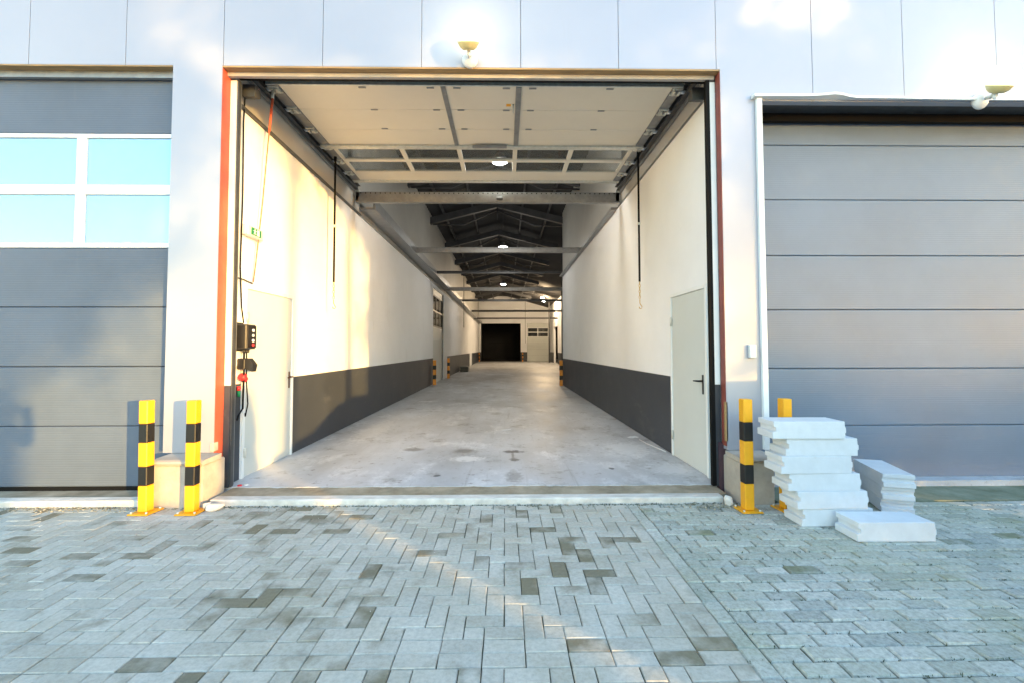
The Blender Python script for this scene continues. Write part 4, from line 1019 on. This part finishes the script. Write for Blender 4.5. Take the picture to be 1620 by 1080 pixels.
def at(u, a): return (u + a) / math.sqrt(2), (u - a) / math.sqrt(2)      # u across the sunlight, a towards the sun
def crowned(u, a, trunk_r, zc, ru, rz, n, seed, label, leaf=(.06, .12), limbs=26):  # crowns out of view, placed and thickened to shade the facade
    """tree with an uneven crown: limbs reach into the crown, leaf-sized faces cluster round their twigs"""
    x, y = at(u, a); rr = random.Random(seed)
    t = thing('tree', label, 'tree', (x, y, 0), 'trees behind the camera')
    trunk = MB().tube([(0, 0, -.1), (rr.gauss(0, .04), rr.gauss(0, .04), zc * .45), (rr.gauss(0, .08), rr.gauss(0, .08), zc), (rr.gauss(0, .15), rr.gauss(0, .15), zc + rz * .7)], trunk_r, 9, trunk_r * .25)
    wood = MB(); ends = []
    for k in range(limbs):
        q = Vector((rr.gauss(0, 1), rr.gauss(0, 1), rr.gauss(0, 1))).normalized() * rr.uniform(.55, 1) ** .5
        e = Vector((q.x * ru, q.y * ru, zc + q.z * rz)); st = Vector((0, 0, max(zc - rz * .95, min(zc + rz * .6, e.z - rr.uniform(.4, 1.4)))))
        mid = st.lerp(e, .5) + Vector((rr.gauss(0, .15), rr.gauss(0, .15), rr.gauss(.1, .12)))
        wood.tube([st, mid, e], trunk_r * .28, 5, .012); ends += [mid, e]
        for _ in range(5):
            b0 = mid.lerp(e, rr.random()); b1 = b0 + Vector((rr.gauss(0, .3), rr.gauss(0, .3), rr.gauss(.12, .3))) * min(1, ru * .7); wood.tube([b0, b1], .014, 4, .005); ends.append(b1)
    part(t, 'trunk', trunk, M['bark'], world=False); part(t, 'branches', wood, M['bark'], world=False)
    if n:
        lm = MB()
        for _ in range(n):
            c = rr.choice(ends) + Vector((rr.gauss(0, .26), rr.gauss(0, .26), rr.gauss(0, .24)))
            f = Vector((rr.gauss(0, 1), rr.gauss(0, 1), rr.gauss(0, 1))).normalized(); v = f.orthogonal().normalized(); s_ = rr.uniform(*leaf)
            lm.quad(c - f * s_, c + v * s_ * .55, c + f * s_, c - v * s_ * .55)
        o = part(t, 'crown', lm, M['leaf'], world=False); o['kind'] = 'stuff'
crowned(-1.7, 18, .15, 6.6, 1.5, 3.0, 15000, 3, 'dense evergreen tree behind the hedge, crown shaped to shade the facade, furthest left', limbs=60)
crowned(-.15, 18.6, .15, 6.8, 1.25, 3.2, 15000, 5, 'dense evergreen tree behind the hedge, crown shaped to shade the facade, second from the left', limbs=60)
crowned(2.3, 20, .16, 8.9, 1.75, 2.2, 12000, 8, 'high crowned tree with a bare lower trunk behind the shrub, crown shaped to shade the upper facade', limbs=50)
crowned(4.02, 17, .13, 8.2, 1.5, 2.1, 9000, 13, 'slim tree with a bare lower trunk behind the parked cars', limbs=45)
crowned(6.5, 20, .14, 4.9, 1.5, 3.2, 20000, 21, 'thin leafy tree beyond the second parked car, crown shaped to shade the right door', limbs=50)
crowned(8.4, 19, .14, 4.7, 1.6, 3.2, 20000, 27, 'thin leafy tree furthest right behind the parked cars, crown shaped to shade the right door', limbs=50)
def bush(x, y, rx, ry, h, n, name, label, cat):
    rr = random.Random(int(x * 10)); t = thing(name, label, cat, (x, y, 0)); lm = MB()
    for _ in range(n):
        a, e = rr.uniform(0, 6.283), rr.uniform(0, 1); rad = rr.uniform(.55, 1.0)
        c = Vector((math.cos(a) * rx * rad * math.sqrt(1 - (e * .95) ** 2), math.sin(a) * ry * rad * math.sqrt(1 - (e * .95) ** 2), e * h * (.6 + .4 * rad)))
        u = Vector((rr.gauss(0, 1), rr.gauss(0, 1), rr.gauss(0, 1))).normalized(); v = u.orthogonal().normalized(); s_ = rr.uniform(.05, .11)
        lm.quad(c - u * s_, c + v * s_ * .6, c + u * s_, c - v * s_ * .6)
    o = part(t, 'foliage', lm, M['leaf'], world=False); o['kind'] = 'stuff'
    part(t, 'stem', MB().tube(((0, 0, -.03), (0, 0, h * .7)), .05, 7), M['bark'], world=False)

bx_, by_ = at(1.58, 9.5)
bush(bx_, by_, .32, .32, 2.35, 2600, 'shrub', 'unseen round evergreen shrub added to throw a shadow on the left steel door', 'shrub')  # shrub added out of view; stands in for an unknown caster of the round shadow
hx_, hy_ = at(-1.5, 8.0)
t = thing('hedge', 'unseen low clipped hedge added behind the camera to shade the paving', 'hedge', (hx_, hy_, 0), None, R(45))  # hedge added out of view to keep the low sun off the paving
lm = MB(); rr = random.Random(2)
for _ in range(9000):
    c = Vector((rr.uniform(-3.9, 3.38), rr.uniform(-.3, .3), rr.uniform(0, 1.14))); u = Vector((rr.gauss(0, 1), rr.gauss(0, 1), rr.gauss(0, 1))).normalized(); v = u.orthogonal().normalized(); s_ = rr.uniform(.05, .11)
    lm.quad(c - u * s_, c + v * s_ * .6, c + u * s_, c - v * s_ * .6)
o = part(t, 'foliage', lm, M['leaf'], world=False); o['kind'] = 'stuff'
for k in range(9): part(t, 'stem', MB().tube(((-3.6 + k * .85, 0, -.03), (-3.6 + k * .85, 0, .9)), .04, 6), M['bark'], world=False)

def photographer():
    t = thing('person', 'person in a dark jacket holding a camera to the face', 'person', (-.05, -.43, 0))
    def skin(name, pts, edges, m, parent, root=0, sub=2):
        me = bpy.data.meshes.new(name); me.from_pydata([p[:3] for p in pts], edges, []); me.materials.append(m)
        o = link(name, me, parent); md = o.modifiers.new('skin', 'SKIN'); md.use_smooth_shade = True
        for k, p in enumerate(pts):
            me.skin_vertices[0].data[k].radius = (p[3], p[4] if len(p) > 4 else p[3])
        me.skin_vertices[0].data[root].use_root = True
        s = o.modifiers.new('sub', 'SUBSURF'); s.levels = sub; s.render_levels = sub
        return o
    P = [(0, 0, .96, .16, .12), (0, 0, 1.12, .145, .105), (0, .0, 1.28, .165, .115), (0, 0, 1.40, .12, .09), (0, .01, 1.47, .056), (0, .03, 1.54, .075, .085), (0, .03, 1.62, .08, .095), (0, .025, 1.69, .06, .07),
         (-.19, 0, 1.38, .065), (-.31, .10, 1.14, .05), (-.14, .27, 1.38, .036), (-.10, .29, 1.44, .034),
         (.19, 0, 1.38, .065), (.31, .10, 1.14, .05), (.14, .27, 1.38, .036), (.10, .29, 1.44, .034),
         (-.10, 0, .86, .10), (-.12, .02, .50, .068), (-.13, 0, .10, .045), (-.13, .14, .04, .038),
         (.10, 0, .86, .10), (.12, .02, .50, .068), (.13, 0, .10, .045), (.13, .14, .04, .038)]
    E = [(0, 1), (1, 2), (2, 3), (3, 4), (4, 5), (5, 6), (6, 7), (3, 8), (8, 9), (9, 10), (10, 11), (3, 12), (12, 13), (13, 14), (14, 15), (0, 16), (16, 17), (17, 18), (18, 19), (0, 20), (20, 21), (21, 22), (22, 23)]
    body = skin('body', P, E, M['jacket'], t)
    part(body, 'face', MB().lathe(((.0, -.11), (.05, -.09), (.078, -.02), (.078, .03), (.05, .06)), (0, .052, 1.60), 14), M['skin'], world=False)
    part(body, 'nose', MB().tube(((0, .125, 1.61), (0, .145, 1.585)), .012, 6), M['skin'], world=False)
    part(t, 'hair', MB().lathe(((.095, -.05), (.102, .0), (.09, .05), (.05, .085), (0, .095)), (0, .012, 1.64), 16), M['hair'], world=False)
    for sx in (-1, 1):
        hd = part(t, 'hand', MB().lathe(((.0, -.05), (.03, -.045), (.036, 0), (.03, .035), (0, .04)), (sx * .088, .285, 1.475), 10), M['skin'], world=False)
        for k in range(4):
            z = 1.45 + k * .021
            part(hd, 'finger', MB().tube(((sx * .10, .30, z), (sx * .092, .335, z + .002), (sx * .062, .345, z + .002)), .0095, 6, .0075), M['skin'], world=False)
        part(hd, 'thumb', MB().tube(((sx * .095, .27, 1.45), (sx * .07, .245, 1.47), (sx * .045, .24, 1.485)), .011, 6, .009), M['skin'], world=False)
        part(t, 'shoe', B(sx * .13 - .05, sx * .13 + .05, -.08, .22, -.005, .085, .03), M['blackplastic'], world=False)
    cm = part(t, 'camera', B(-.066, .066, .225, .265, 1.455, 1.545, .008).box(-.025, .025, .228, .262, 1.5455, 1.575, .008), M['blackplastic'], world=False)
    part(cm, 'lens_barrel', MB().tube(((0.02, .2655, 1.5), (.035, .275, 1.5)), .034, 14), M['blackplastic'], world=False)
photographer()
